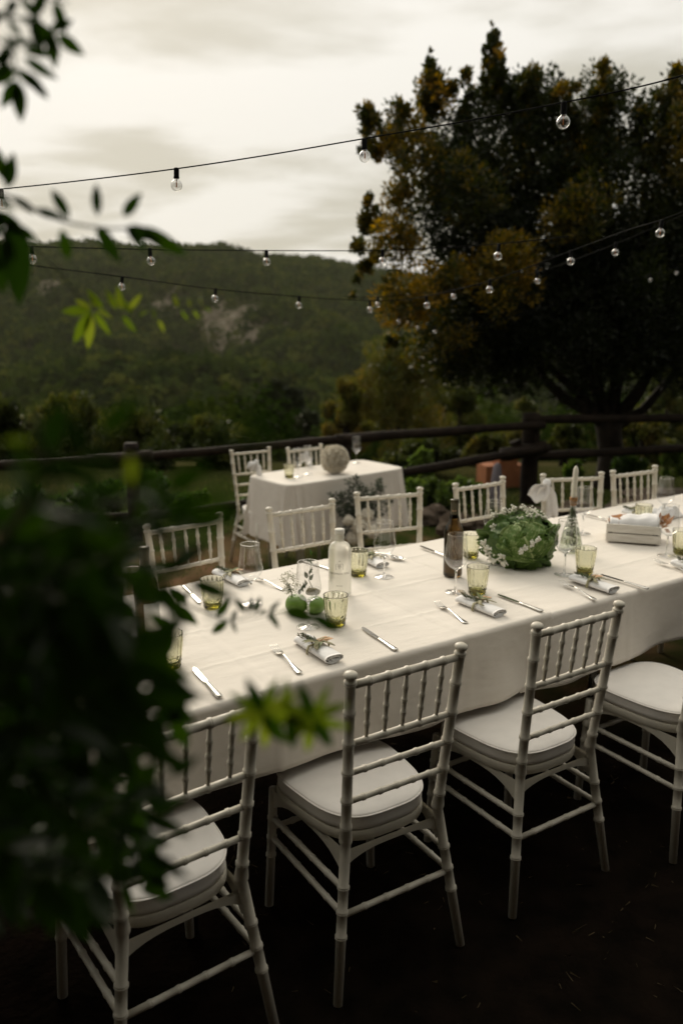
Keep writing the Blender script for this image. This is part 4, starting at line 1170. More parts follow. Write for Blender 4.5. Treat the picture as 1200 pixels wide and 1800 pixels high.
for i, (a, b, l) in enumerate([((475, 1135), (533, 1190), 'fork left of the napkin with olive leaves in front of the apples'), ((760, 1058), (826, 1101), 'fork left of the napkin below the wine bottle'),
                               ((980, 1023), (1052, 1058), 'fork left of the napkin under the candle bottle'), ((1147, 986), (1222, 1012), 'fork at the right edge beyond the crate'),
                               ((448, 1018), (492, 1035), 'fork lying beyond the far left wine glass'), ((706, 985), (660, 972), 'fork behind the glass near the far edge')]):
    place_cut(fk, FK, i == 0, a, b, 'silver ' + l, 'fork', FG)
for i, (a, b, l) in enumerate([((339, 1175), (388, 1229), 'knife at the left end, catching white light'), ((635, 1104), (698, 1146), 'knife in front of the olive tumbler, centre'),
                               ((875, 1047), (952, 1076), 'knife in front of the cabbage'), ((1054, 1011), (1140, 1037), 'knife right of the napkin before the crate'),
                               ((352, 1062), (322, 1030), 'knife lying left of the far left tumbler'), ((730, 958), (800, 985), 'knife behind the wine bottle at the far edge'), ((541, 990), (582, 1003), 'knife half behind the frosted bottle'),
                               ((1030, 905), (1075, 917), 'knife left of the crate at the far edge')]):
    place_cut(kn, KK, i == 0, a, b, 'silver ' + l, 'knife', KG)
place_cut(sn, SK, True, (700, 984), (640, 975), 'silver spoon beside the glass near the far edge', 'spoon', SG)
place_cut(sn, SK, False, (205, 1168), (260, 1178), 'silver spoon at the far left below the hidden wine glass', 'spoon', SG)

# ------------------------------------------------------------------ napkins
def leaf_mesh(name, L, Wd, m, fold=.25, curl=.2, n=6):
    vs, fs = [], []
    for i in range(n + 1):
        u = i / n; w = Wd / 2 * (sin(pi * u ** .8) ** .8 if 0 < u < 1 else 0.02) * (1 if u < .6 else (1 - (u - .6) * .35))
        z = curl * L * (u - u * u) - curl * .6 * L * u * u
        vs += [(-w, L * u, z + w * fold), (0, L * u, z), (w, L * u, z + w * fold)]
    for i in range(n):
        a = i * 3; fs += [(a, a + 1, a + 4, a + 3), (a + 1, a + 2, a + 5, a + 4)]
    return MB().add(vs, fs).mesh(name, m)
M['sage'] = leafmat('sage leaf', [(0.16, 0.19, 0.09), (0.22, 0.23, 0.12), (0.28, 0.25, 0.15)], .15, .6, attr=None)
M['rosemary'] = leafmat('rosemary', [(0.05, 0.08, 0.03), (0.09, 0.11, 0.05), (0.16, 0.12, 0.08)], .1, .6)
OL = leaf_mesh('olive_leaf', .045, .013, M['sage'])
def snake(W_, H_, L_, m_, seed):
    """folded cloth: a ribbon that turns back on itself, drawn out to length"""
    th = .0058; path = []; turns = 2.45; NS = 64; hgt = .0135
    for i in range(NS + 1):
        th_ = 2 * pi * turns * i / NS + 2.2; g_ = i / NS
        rx = .012 + (W_ / 2 - .014) * g_; rz = .0016 + (hgt - .0030) * g_
        c_, s_ = cos(th_), sin(th_)
        path.append((abs(c_) ** .75 * (1 if c_ > 0 else -1) * rx, hgt + abs(s_) ** .9 * (1 if s_ > 0 else -1) * rz))
    vs, fs = [], []; ny = 18; n = len(path)
    nor = []
    for i in range(n):
        a, b = path[max(0, i - 1)], path[min(n - 1, i + 1)]; d = Vector((b[0] - a[0], b[1] - a[1])); d = d.normalized() if d.length else Vector((1, 0)); nor.append((-d.y, d.x))
    for j in range(ny + 1):
        y = -L_ / 2 + L_ * j / ny; e = .0012 * noise.noise(Vector((j * .6, seed, 0)))
        for s in (-1, 1):
            for i, (x, z) in enumerate(path):
                vs.append((x * (1 + e * 8) + nor[i][0] * s * th / 2 * .55, y + .0025 * noise.noise(Vector((i * .35, seed, 1))) * (1 if j in (0, ny) else 0), max(.0005, z + nor[i][1] * s * th / 2 * .55 + e * z * 12)))
    st = 2 * n
    for j in range(ny):
        for s in range(2):
            for i in range(n - 1):
                a = j * st + s * n + i; fs.append((a, a + 1, a + 1 + st, a + st))
    for j in (0, ny):
        for i in range(n - 1): a = j * st + i; fs.append((a, a + 1, a + 1 + n, a + n))
    return m_.add(vs, fs)
def napkin(a, b, lab, seed, card=True, sprig='olive', band=True, dz=0.0):
    A, B = on(*a, GZ), on(*b, GZ); mid = (A + B) / 2; d = A - B; rz = atan2(d.y, d.x) - pi / 2; L_ = min(.19, d.length + .01)
    t = empty('napkin', mid, rz, lab, 'napkin', 'folded napkins with herb sprigs')
    snake(.072, .02, L_, MB(), seed).obj('folded_cloth', M['napkin'], t)
    r = random.Random(seed)
    if band:
        vs, fs = [], []
        sec = [(-.040, .001), (-.041, .012), (-.034, .0265), (0, .028), (.034, .0262), (.042, .013), (.040, .001)]
        for (x, z) in sec: vs += [(x, -.002 + x * .15, z), (x, .009 + x * .15, z)]
        for i in range(len(sec) - 1): k = i * 2; fs.append((k, k + 1, k + 3, k + 2))
        o = MB().add(vs, fs).obj('ribbon', M['ribbon'], t); s = o.modifiers.new('t', 'SOLIDIFY'); s.thickness = .0008
        for s_ in (-1, 1):
            mm = MB(); q = [Vector((0, .003, .029)), Vector((s_ * .012, -.010, .036)), Vector((s_ * .026, -.026 + r.uniform(-.005, .005), .031)), Vector((s_ * .030, -.045, .030))]
            mm.tube(q, [.003, .0065, .0075, .003], 6, flat=.15).obj('ribbon_tail', M['ribbon'], t)
    if card:
        o = MB().box((.026, .012, .0315), (.056, .032, .0008), Matrix.Rotation(.35, 3, 'Z') @ Matrix.Rotation(.08, 3, 'Y')).obj('name_card', M['kraft'], t, smooth=False)
    if sprig:
        st = MB(); base = Vector((-.004, .0, .030)); tip = Vector((-.018, .075, .034))
        st.tube([base, (base + tip) / 2 + Vector((0, 0, .004)), tip], [.0012, .001, .0006], 5)
        sp = st.obj('sprig_stem', M['twig'], t)
        rng = np.random.default_rng(seed); n = 150
        u = rng.uniform(0, 1, n); cen = np.array(base)[None] * (1 - u[:, None]) + np.array(tip)[None] * u[:, None] + rng.normal(size=(n, 3)) * [.005, .003, .003]
        cen[:, 2] += .003
        V_, F_ = quad_leaves(cen, .016, rng, up=0.2, elong=5, dirs=np.tile(np.array([[-.1, 1, .3]]), (n, 1)))
        nd = link('needles', np_mesh('needles', V_, F_, M['rosemary'], rng.uniform(0, 1, n)), t); nd['kind'] = 'stuff'
        for k in range(6 if sprig == 'olive' else 3):
            a_ = r.uniform(-2.6, 2.6)
            o = link('leaf', OL, t, (r.uniform(-.008, .012), r.uniform(-.005, .012), .031 + .001 * k), (r.uniform(-.1, .45), r.uniform(-.4, .4), a_)); o.scale = (1, 1, 1)
        for k in range(5):
            a_ = r.uniform(0, 6.28); q = Vector((cos(a_) * .04, sin(a_) * .04, r.uniform(.0, .012)))
            MB().tube([Vector((0, .003, .031)), Vector((0, .003, .031)) + q * .5 + Vector((0, 0, .003)), Vector((0, .003, .031)) + q], [.0008, .0007, .0005], 4).obj('twig', M['twig'], t)
    return t
napkin((531, 1128), (590, 1166), 'white napkin tied with olive leaves, in front of the apples and wine glass', 1)
napkin((808, 1056), (883, 1086), 'white napkin with rosemary and kraft card below the wine bottle', 2, sprig='rose')
napkin((1005, 1018), (1083, 1044), 'white napkin with a sage ribbon right of the cabbage', 3, sprig='rose')
napkin((381, 1007), (435, 1032), 'white napkin with pinkish card behind the far left tumbler', 4, sprig='rose')
napkin((640, 982), (672, 998), 'rolled white napkin right of the yellow green tumbler at the far side', 5, card=False, sprig='rose')
napkin((1100, 902), (1140, 912), 'napkin at the far side, half hidden behind the crate', 6)
napkin((1180, 990), (1262, 1018), 'napkin at the right edge beside the tumbler', 7, sprig='rose')
napkin((168, 1238), (226, 1300), 'napkin at the left end under the vine leaves', 8)
# crumpled folded napkin behind the crate
def crumple(px, py, z, sx, sy, sz, lab, seed, m=None, name='crumpled_napkin', rz=PHI, cat='napkin'):
    vs, fs = [], []; nx_, ny_ = 26, 20
    for j in range(ny_ + 1):
        for i in range(nx_ + 1):
            u, v = i / nx_ * 2 - 1, j / ny_ * 2 - 1
            e = (1 - u ** 6) * (1 - v ** 6)
            f = noise.noise(Vector((u * 1.7, v * 3.0, seed))) * .5 + .25 * noise.noise(Vector((u * 4, v * 7, seed + 5)))
            vs.append((u * sx / 2 + .006 * noise.noise(Vector((v * 3, seed, 0))), v * sy / 2 + .006 * noise.noise(Vector((u * 3, seed, 4))), max(.001, e * sz * (.62 + f))))
    for j in range(ny_):
        for i in range(nx_):
            a = j * (nx_ + 1) + i; fs.append((a, a + 1, a + nx_ + 2, a + nx_ + 1))
    o = MB().add(vs, fs).obj(name, m or M['napkin'], loc=on(px, py, z), rot=(0, 0, rz)); s = o.modifiers.new('t', 'SOLIDIFY'); s.thickness = .002
    tag(o, lab, cat); return o
crumple(1168, 907, GZ, .17, .12, .055, 'loosely folded white napkin heap behind the glass at the right', 3)

# ------------------------------------------------------------------ crate with linen
ca, cb = on(1064, 952, GZ), on(1160, 959, GZ); d = cb - ca; crz = atan2(d.y, d.x); cw = d.length
cd_ = .17
cp_ = ca + d / 2 + Vector((-sin(crz), cos(crz), 0)) * cd_ / 2
cr_o = empty('wooden_crate', cp_, crz, 'small whitewashed slatted crate filled with white linen', 'crate')
for zc_ in (.022, .064):
    for y in (-cd_ / 2 + .004, cd_ / 2 - .004): MB().box((0, y, zc_), (cw, .008, .037)).obj('slat', M['wood_white'], cr_o, smooth=False)
    for x in (-cw / 2 + .004, cw / 2 - .004): MB().box((x, 0, zc_ + .0005), (.0078, cd_ - .017, .0365)).obj('slat', M['wood_white'], cr_o, smooth=False)
for x in (-1, 1):
    for y in (-1, 1): MB().box((x * (cw / 2 - .018), y * (cd_ / 2 - .016), .041), (.016, .0158, .080)).obj('corner_block', M['wood_dark'], cr_o, smooth=False)
MB().box((0, 0, .004), (cw - .018, cd_ - .018, .006)).obj('bottom', M['wood_white'], cr_o, smooth=False)
ln = MB(); vs, fs = [], []
for j in range(15):
    for i in range(23):
        u, v = i / 22 * 2 - 1, j / 14 * 2 - 1
        x = u * (cw / 2 - .012 - .008 * (v > 0)); y = v * (cd_ / 2 - .006)
        zt = .112 + .010 * u - .02 * v * v + .012 * noise.noise(Vector((u * 2, v * 3, 8)))
        if abs(v) > .8: zt -= (abs(v) - .8) * .19
        vs.append((x, y, zt))
for j in range(14):
    for i in range(22): a = j * 23 + i; fs.append((a, a + 1, a + 24, a + 23))
o = ln.add(vs, fs).obj('folded_linen', M['napkin'], loc=cp_, rot=(0, 0, crz)); s = o.modifiers.new('t', 'SOLIDIFY'); s.thickness = .006
tag(o, 'white linen napkin laid over the contents of the whitewashed crate', 'linen')
o = MB().ball((0, 0, 0), 1, 18, 12, (cw * .25, cd_ * .4, .040), .35, 4).obj('bread_loaf', M['bread'], loc=cp_ - Vector((cos(crz), sin(crz), 0)) * cw * .24 + Vector((0, 0, .072)), rot=(0, 0, crz))
tag(o, 'brown crusty bread under the linen in the crate', 'bread')
rng = np.random.default_rng(8); cen = np.array(cp_ + Vector((cos(crz) * cw * .5, sin(crz) * cw * .5, .09)))[None] + rng.normal(size=(26, 3)) * [.018, .02, .016]
V_, F_ = quad_leaves(cen, .05, rng, elong=2.2)
M['dry'] = leafmat('dry leaf', [(0.30, 0.13, 0.05), (0.45, 0.22, 0.09)], .2)
o = link('dry_leaf_sprig', np_mesh('dry_leaf_sprig', V_, F_, M['dry'], rng.uniform(0, 1, 26))); tag(o, 'sprig of dry orange brown leaves at the right end of the crate', 'dried leaves')

# ------------------------------------------------------------------ cabbage centrepiece
def cabbage_mat():
    m = bpy.data.materials.new('savoy cabbage leaf'); m.use_nodes = True
    N, L = m.node_tree.nodes, m.node_tree.links; p = N['Principled BSDF']; p.inputs['Roughness'].default_value = .5; p.inputs['Specular IOR Level'].default_value = .35
    a = N.new('ShaderNodeAttribute'); a.attribute_name = 'vein'
    r = N.new('ShaderNodeValToRGB'); e = r.color_ramp.elements
    e[0].color = (0.030, 0.072, 0.010, 1); e[1].color = (0.52, 0.60, 0.28, 1); e[1].position = 1
    x = e.new(.50); x.color = (0.105, 0.19, 0.028, 1); L.new(a.outputs['Fac'], r.inputs[0])
    L.new(r.outputs[0], p.inputs['Base Color'])
    tcn = N.new('ShaderNodeTexCoord'); v = N.new('ShaderNodeTexVoronoi'); v.inputs['Scale'].default_value = 75; v.feature = 'SMOOTH_F1'; L.new(tcn.outputs['Object'], v.inputs['Vector'])
    b = N.new('ShaderNodeBump'); b.inputs['Strength'].default_value = .6; b.inputs['Distance'].default_value = .004; b.invert = True
    L.new(v.outputs['Distance'], b.inputs['Height']); L.new(b.outputs[0], p.inputs['Normal'])
    t = N.new('ShaderNodeBsdfTranslucent'); L.new(r.outputs[0], t.inputs[0]); mx_ = N.new('ShaderNodeMixShader'); mx_.inputs[0].default_value = .18
    L.new(p.outputs[0], mx_.inputs[1]); L.new(t.outputs[0], mx_.inputs[2]); L.new(mx_.outputs[0], N['Material Output'].inputs[0])
    return m
CM = cabbage_mat()
def cab_leaf(parent, direction, up, R, size, openness, seed, ruf=.012, wid=1.0, light=0.0):
    """a cupped leaf hugging a sphere of radius R about the head's centre, its tip standing off"""
    d = Vector(direction).normalized(); u_ = Vector(up); u_ = (u_ - d * u_.dot(d)).normalized(); s_ = u_.cross(d)
    nu, nv = 44, 40; V_, vein = [], []; size *= 1.10; R *= 1.03
    for j in range(nv + 1):
        v = j / nv
        for i in range(nu + 1):
            u = i / nu * 2 - 1
            w = size * wid * (max(.0, 1 - abs(2 * v - 1.02) ** 2.6)) ** .5 * 1.02 + .006
            ax = u * w / R; ay = (v - .45) * size * 1.7 / R
            edge = max(abs(u), 0) ** 3 * .8 + max(0, v - .7) * 2.2
            wr = noise.noise(Vector((u * 4.0, v * 5.0, seed))) ; wr2 = noise.noise(Vector((u * 10, v * 11, seed + 3)))
            rr = R * (1 + openness * .8 * (max(0, v - .35) ** 1.6) + .10 * openness * abs(u) ** 2) + ruf * edge * (sin(v * 17 + u * 9 + seed) * .6 + wr * 1.6) + .004 * wr + .0015 * wr2
            dirv = (d * cos(ay) + u_ * sin(ay)); dirv = dirv * cos(ax) + s_ * sin(ax)
            V_.append((dirv * rr)[:])
            # veins: midrib and side veins that fork off it
            g = abs(u) * 2.1
            mid = max(0, 1 - abs(u) / (.045 * (1.25 - v)))
            ph = (v - abs(u) * .55) * 6.0 + .25 * wr; side = max(0, 1 - abs((ph % 1) - .5) / (.075)) * max(0, 1 - abs(u) * .9)
            ph2 = (v * .6 + abs(u) * 1.1) * 12 + wr; side2 = max(0, 1 - abs((ph2 % 1) - .5) / .10) * .5
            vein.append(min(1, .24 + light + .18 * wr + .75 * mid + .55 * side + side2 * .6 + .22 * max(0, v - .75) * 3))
    F_ = []
    for j in range(nv):
        for i in range(nu): a = j * (nu + 1) + i; F_.append((a, a + 1, a + nu + 2, a + nu + 1))
    me = np_mesh('leaf', np.array(V_), np.array(F_), CM, smooth=True)
    at_ = me.attributes.new('vein', 'FLOAT', 'POINT'); at_.data.foreach_set('value', np.array(vein, dtype=np.float32))
    o = link('leaf', me, parent); s = o.modifiers.new('t', 'SOLIDIFY'); s.thickness = .0012
    return o
cb = on(915, 1000, GZ); cbc = Vector((cb.x + .01, cb.y + .075, GZ + .088))
cab = empty('savoy_cabbage', cbc, 0, 'large green savoy cabbage centrepiece tucked with white gypsophila', 'cabbage')
heart = MB().ball((0.02, -.01, 0), .082, 24, 16, (1, 1, 1), .15, 2)
hm = heart.mesh('heart', CM); at_ = hm.attributes.new('vein', 'FLOAT', 'POINT'); at_.data.foreach_set('value', np.full(len(hm.vertices), .5, dtype=np.float32)); link('heart', hm, cab)
cab.scale = (1.16, 1.05, .96); cab.location.x += .012
toc = (Vector((0, 0, CAM_H)) - cbc).normalized(); rt = Vector((1, 0, 0)); upv = rt.cross(-toc).normalized() * -1
if upv.z < 0: upv = -upv
def dr(x, y, z): return rt * x + upv * y + toc * z
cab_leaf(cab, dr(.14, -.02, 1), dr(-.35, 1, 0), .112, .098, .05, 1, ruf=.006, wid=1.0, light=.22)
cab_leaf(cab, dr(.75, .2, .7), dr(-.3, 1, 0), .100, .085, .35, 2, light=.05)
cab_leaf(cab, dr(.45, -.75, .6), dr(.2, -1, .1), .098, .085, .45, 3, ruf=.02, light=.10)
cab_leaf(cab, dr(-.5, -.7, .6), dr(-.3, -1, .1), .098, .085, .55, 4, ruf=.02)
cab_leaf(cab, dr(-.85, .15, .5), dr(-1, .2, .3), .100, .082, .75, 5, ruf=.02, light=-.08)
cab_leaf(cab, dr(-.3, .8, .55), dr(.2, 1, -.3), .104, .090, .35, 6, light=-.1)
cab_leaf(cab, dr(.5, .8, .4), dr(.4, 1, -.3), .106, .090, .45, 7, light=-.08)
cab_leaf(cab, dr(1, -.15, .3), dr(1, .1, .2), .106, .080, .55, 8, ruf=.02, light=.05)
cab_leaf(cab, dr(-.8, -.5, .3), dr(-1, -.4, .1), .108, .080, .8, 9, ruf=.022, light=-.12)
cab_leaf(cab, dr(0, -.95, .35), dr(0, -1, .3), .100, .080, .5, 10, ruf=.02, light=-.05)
cab_leaf(cab, dr(-.2, .5, -.8), dr(0, 1, 0), .104, .1, .3, 11)
cab_leaf(cab, dr(.9, .5, -.2), dr(.6, 1, -.3), .110, .08, .5, 12)
ICO = None
def gyp(cen, spread, n, lab, seed, axes=None, r=.0038):
    spread *= .62; r *= 1.15
    rng = np.random.default_rng(seed)
    bm = bmesh.new(); bmesh.ops.create_icosphere(bm, subdivisions=1, radius=1); bv = np.array([v.co[:] for v in bm.verts]); bf = np.array([[q.index for q in f.verts] for f in bm.faces]); bm.free()
    cs = np.array([cen[k % len(cen)] for k in range(n)]) + rng.normal(size=(n, 3)) * spread
    V_, F_ = [], []; mb = MB()
    for k in range(n):
        V_.append(bv * rng.uniform(.6, 1.25) * r * rng.uniform(.8, 1.2, size=(len(bv), 1)) + cs[k]); F_.append(bf + k * len(bv))
    t = empty('gypsophila', cs.mean(0), 0, lab, 'gypsophila')
    o = link('blossoms', np_mesh('blossoms', np.concatenate(V_) - cs.mean(0), np.concatenate(F_), M['gyp']), t); o['kind'] = 'stuff'
    c0 = cs.mean(0) + np.array([0, .02, -.03])
    for k in range(0, n, 3): mb.tube([Vector(c0) - Vector(cs.mean(0)), Vector((c0 + cs[k]) / 2 - cs.mean(0)) + Vector((0, 0, .003)), Vector(cs[k] - cs.mean(0))], .0005, 3, cap=False)
    o = mb.obj('stems', M['twig'], t); o['kind'] = 'stuff'
    return t
cY = cbc.y
gyp([at(x, y, cY + .03) for x, y in ((868, 905), (885, 898), (903, 893), (920, 892), (868, 925), (935, 897))], .012, 190, 'spray of white gypsophila on top of the cabbage leaves at the left', 1)
gyp([at(x, y, cY - .02) for x, y in ((930, 905), (945, 903), (955, 910), (915, 912))], .010, 80, 'spray of white gypsophila between the upper cabbage leaves', 2)
gyp([at(x, y, cY - .11) for x, y in ((855, 965), (865, 985), (880, 980), (858, 975), (885, 990), (850, 955))], .011, 150, 'spray of white gypsophila low at the left of the cabbage', 3)
gyp([at(x, y, cY - .125) for x, y in ((922, 964), (935, 955), (945, 948), (915, 970))], .008, 100, 'spray of white gypsophila lying on the front cabbage leaf', 4)

# ------------------------------------------------------------------ carafe with candle, apples
M['carafe'] = thin_glass('carafe glass', (.93, .95, .92), .03)
p = on(1002, 966, GZ); cf = empty('glass_carafe', p, 0, 'conical clear glass bottle with rosemary in water holding a candle', 'bottle')
MB().lathe([(.001, .0005), (.046, .0005), (.050, .004), (.051, .010), (.047, .035), (.038, .075), (.028, .11), (.019, .14), (.0145, .165), (.0135, .205), (.0165, .208), (.0165, .214), (.0150, .216)], 36).obj('body', M['carafe'], cf)
M['water'] = thin_glass('water surface', (.90, .93, .84), .0)
MB().lathe([(.001, .004), (.045, .004), (.0485, .010), (.0445, .035), (.036, .075), (.028, .10), (.001, .1)], 32).obj('water', M['water'], cf)
rng = np.random.default_rng(20); n = 420; u = rng.uniform(0, 1, n) ** .8; rr = (.040 * (1 - u) + .009) ; a = rng.uniform(0, 6.28, n)
cen = np.stack([np.cos(a) * rr * rng.uniform(0, 1, n), np.sin(a) * rr * rng.uniform(0, 1, n), .01 + u * .18], 1)
V_, F_ = quad_leaves(cen, .022, rng, up=1.2, elong=5); o = link('rosemary', np_mesh('rosemary', V_, F_, M['rosemary'], rng.uniform(0, .7, n)), cf); o['kind'] = 'stuff'
MB().lathe([(.0135, .196), (.0150, .217), (.0165, .218), (.0165, .232), (.0005, .233)], 20, cap0=True).obj('cork', M['cork'], cf)
cn = empty('candle', p + Vector((0, 0, .226)), 0, 'tall unlit ivory candle in the cork of the rosemary bottle', 'candle')
MB().lathe([(.0105, 0), (.0112, .01), (.0112, .118), (.0095, .13), (.006, .138), (.0015, .142)], 20, cap0=True, cap1=True).obj('wax', M['wax'], cn)
MB().tube([(0, 0, .14), (.002, 0, .147), (.006, 0, .149)], .001, 5).obj('wick', M['ink'], cn)
cn.rotation_euler = (0, .02, 0)
def apple(px, py, r, lab):
    t = empty('green_apple', on(px, py, GZ) , 0, lab, 'apple', 'green apples used as flower holders')
    prof = []
    for j in range(19):
        th = pi * j / 18; rr = sin(th) * (1 + .05 * cos(th)); z = -cos(th) * .90
        if j < 4: z += .12 * (1 - j / 4)
        if j > 14: z -= .20 * (j - 14) / 4
        prof.append((max(rr * r, .0004), z * r + r * .79))
    MB().lathe(prof, 36, mod=lambda a, z: 1 + .018 * cos(a * 5)).obj('skin', M['apple'], t)
    return t
apple(521, 1076, .039, 'larger green apple holding gypsophila, left behind the wine glass')
apple(554, 1077, .035, 'smaller green apple right behind the wine glass')
A = on(521, 1076, GZ)
gyp([at(x, y, A.y + .01) for x, y in ((505, 1030), (500, 1018), (515, 1015), (512, 1040), (522, 1030), (508, 1010))], .013, 260, 'small spray of gypsophila standing in the larger green apple', 7, r=.0021)
SM = leaf_mesh('ruscus_leaf', .026, .013, bpy.data.materials.get('dark vine leaf'))
Bq = on(556, 1076, GZ); spg = empty('leaf_sprig', Bq + Vector((0, 0, .055)), 0, 'upright sprig of small dark leaves rising from the smaller apple', 'sprig')
q = [Vector((0, 0, 0)), at(543, 1020, Bq.y) - spg.location, at(548, 975, Bq.y) - spg.location]; MB().tube(q, [.0013, .0012, .0007], 5).obj('stem', M['twig'], spg)
r_ = random.Random(5)
for (px, py) in ((546, 972), (541, 985), (549, 987), (543, 1005), (540, 1012), (548, 1003), (535, 1030), (528, 1032), (541, 1036), (533, 1036), (525, 1040), (546, 1042), (537, 1025), (545, 1015)):
    pp = at(px, py + 5, Bq.y) - spg.location
    link('leaf', SM, spg, pp, (r_.uniform(.7, 1.6), r_.uniform(-.6, .6), r_.uniform(-1.6, 1.6)))
o = MB().ball((0, 0, 0), .016, 14, 9, (1.5, 1, .8), .5, 3).obj('succulent_rosette', M['sage'], loc=Bq + Vector((-.012, -.005, .075))); tag(o, 'pale rosette bloom resting on the two green apples', 'succulent')

# ------------------------------------------------------------------ small table pieces
fbp = on(588, 832, SZ); R_ = .115
fbal = empty('flower_ball', fbp + Vector((0, 0, R_)), 0, 'round ball of cream roses on the small table', 'flower ball')
MB().ball((0, 0, 0), R_ * .86, 20, 14).obj('core', M['petal'], fbal)
rose = MB()
for k in range(3):
    rr = .006 + .006 * k
    vs, fs = [], []
    for j in range(2):
        for i in range(12):
            a = 2 * pi * i / 12; w = 1 + .14 * sin(i * 2.4 + k * 2)
            vs.append((cos(a) * rr * (1 + .35 * j) * w, sin(a) * rr * (1 + .35 * j) * w, (.004 + j * (.013 - .004 * k)) * w))
    for i in range(12): fs.append((i, (i + 1) % 12, 12 + (i + 1) % 12, 12 + i))
    rose.add(vs, fs)
RM = rose.mesh('rose', M['petal'])
for k in range(84):
    z = 1 - 2 * (k + .5) / 84; a = k * 2.39996; rr = sqrt(1 - z * z); d = Vector((cos(a) * rr, sin(a) * rr, z))
    link('rose', RM, fbal, d * (R_ * .80 + r_.uniform(-.004, .004)), (d.to_track_quat('Z', 'Y').to_euler()), r_.uniform(1.2, 1.6))
# bows and cloth tied on chair posts
def bow(pos, lab, sc=1.0, seed=0, cat='bow'):
    t = empty('tied_cloth', pos, 0, lab, cat)
    r = random.Random(seed)
    for (L0, W0, ang_, nm, fold) in ((.105, .075, -2.35, 'cloth_loop', 2.0), (.085, .060, -2.0, 'cloth_loop', 3.0), (.17, .050, -1.35, 'cloth_tail', 3.0), (.22, .022, -1.5, 'cloth_tail', 1.5)):
        vs, fs = [], []
        for j in range(13):
            v = j / 12; w = W0 * (.25 + .75 * min(1, v * 2.2)) * (1 if v < .8 else 1 - (v - .8) * 1.0)
            for i in range(9):
                u = i / 8 * 2 - 1
                x = cos(ang_) * L0 * v - sin(ang_) * u * w / 2; z = sin(ang_) * L0 * v * (.6 + .4 * v) + cos(ang_) * u * w / 2
                vs.append((x * sc, (-.022 + .012 * sin(u * fold + v * 3 + seed)) * sc, z * sc + .004 * sin(v * 9 + u * 4)))
        for j in range(12):
            for i in range(8): a = j * 9 + i; fs.append((a, a + 1, a + 10, a + 9))
        o = MB().add(vs, fs).obj(nm, M['napkin'], t); s_ = o.modifiers.new('t', 'SOLIDIFY'); s_.thickness = .0015
    MB().ball((0, 0, 0), .022 * sc, 10, 7).obj('knot', M['napkin'], t)
    return t
bow(Vector((1.107, 4.43, .875)), 'white cloth knotted round the left post of the far chair behind the candle', 1.1)
bow(Vector((-.285, 6.83, .66)), 'white bow tied on the chair behind the small table', .8, 2)
bow(Vector((-.66, 6.42, .66)), 'white bow hanging on the chair at the left end of the small table', .8, 3)
# flower arrangement standing in front of the small table
fa_b = Vector((.22, 6.25, h1(.22, 6.25)))
fr = empty('flower_arrangement', fa_b, 0, 'grey green fern arrangement with white flowers standing before the small table', 'flowers')
def frond(px, py, px0=640, py0=925, Y=6.2):
    a, b = at(px0, py0, Y) - fa_b, at(px, py, Y + r_.uniform(-.08, .08)) - fa_b
    mid = (a + b) / 2 + Vector((0, 0, .04)); pts = [a.lerp(mid, u) .lerp(mid.lerp(b, u), u) for u in [i / 8 for i in range(9)]]
    s = MB().tube(pts, [.004 * (1 - i / 10) for i in range(9)], 5).obj('stem', M['twig'], fr)
    rng = np.random.default_rng(int(px * 3 + py)); n = 260; u = rng.uniform(.15, 1, n)
    P = np.array([pts[0].lerp(mid, x).lerp(mid.lerp(b, x), x)[:] for x in u])
    side = rng.choice([-1, 1], n); wv = (1 - u) * .09 + .015
    dirx = np.array((b - a).normalized()); sd = np.cross(dirx, [0, 1, 0]); sd /= np.linalg.norm(sd)
    off = rng.uniform(0, 1, n) * wv
    P = P + sd[None] * (side * off)[:, None] + dirx[None] * (off * .6)[:, None] + rng.normal(size=(n, 3)) * .008
    V_, F_ = quad_leaves(P, .028, rng, up=.3, elong=3); o = link('frond', np_mesh('frond', V_, F_, M['fern'], rng.uniform(0, 1, n)), fr)
for (px, py) in ((612, 845), (598, 868), (625, 838), (668, 842), (672, 850), (590, 895), (605, 905), (655, 870), (640, 855), (600, 940), (625, 950), (690, 880), (580, 870)): frond(px, py)
for (px, py, r) in ((632, 925, .065), (645, 905, .05), (622, 945, .055), (655, 935, .05), (612, 915, .04), (668, 918, .035)):
    q = at(px, py, 6.1 + r_.uniform(-.05, .05)) - fa_b; bb = MB()
    bb.ball(q, r * .7, 12, 8)
    for k in range(60):
        z = 1 - 2 * (k + .5) / 60; a = k * 2.4; rr = sqrt(1 - z * z); d = Vector((cos(a) * rr, sin(a) * rr, z)); bb.ball(q + d * r * r_.uniform(.75, 1), r * .2, 6, 4)
    bb.obj('blossom', M['petal'], fr)
MB().lathe([(.07, 0), (.09, .02), (.10, .18), (.095, .2)], 18, cap0=True).obj('pot', M['wood_dark'], fr)

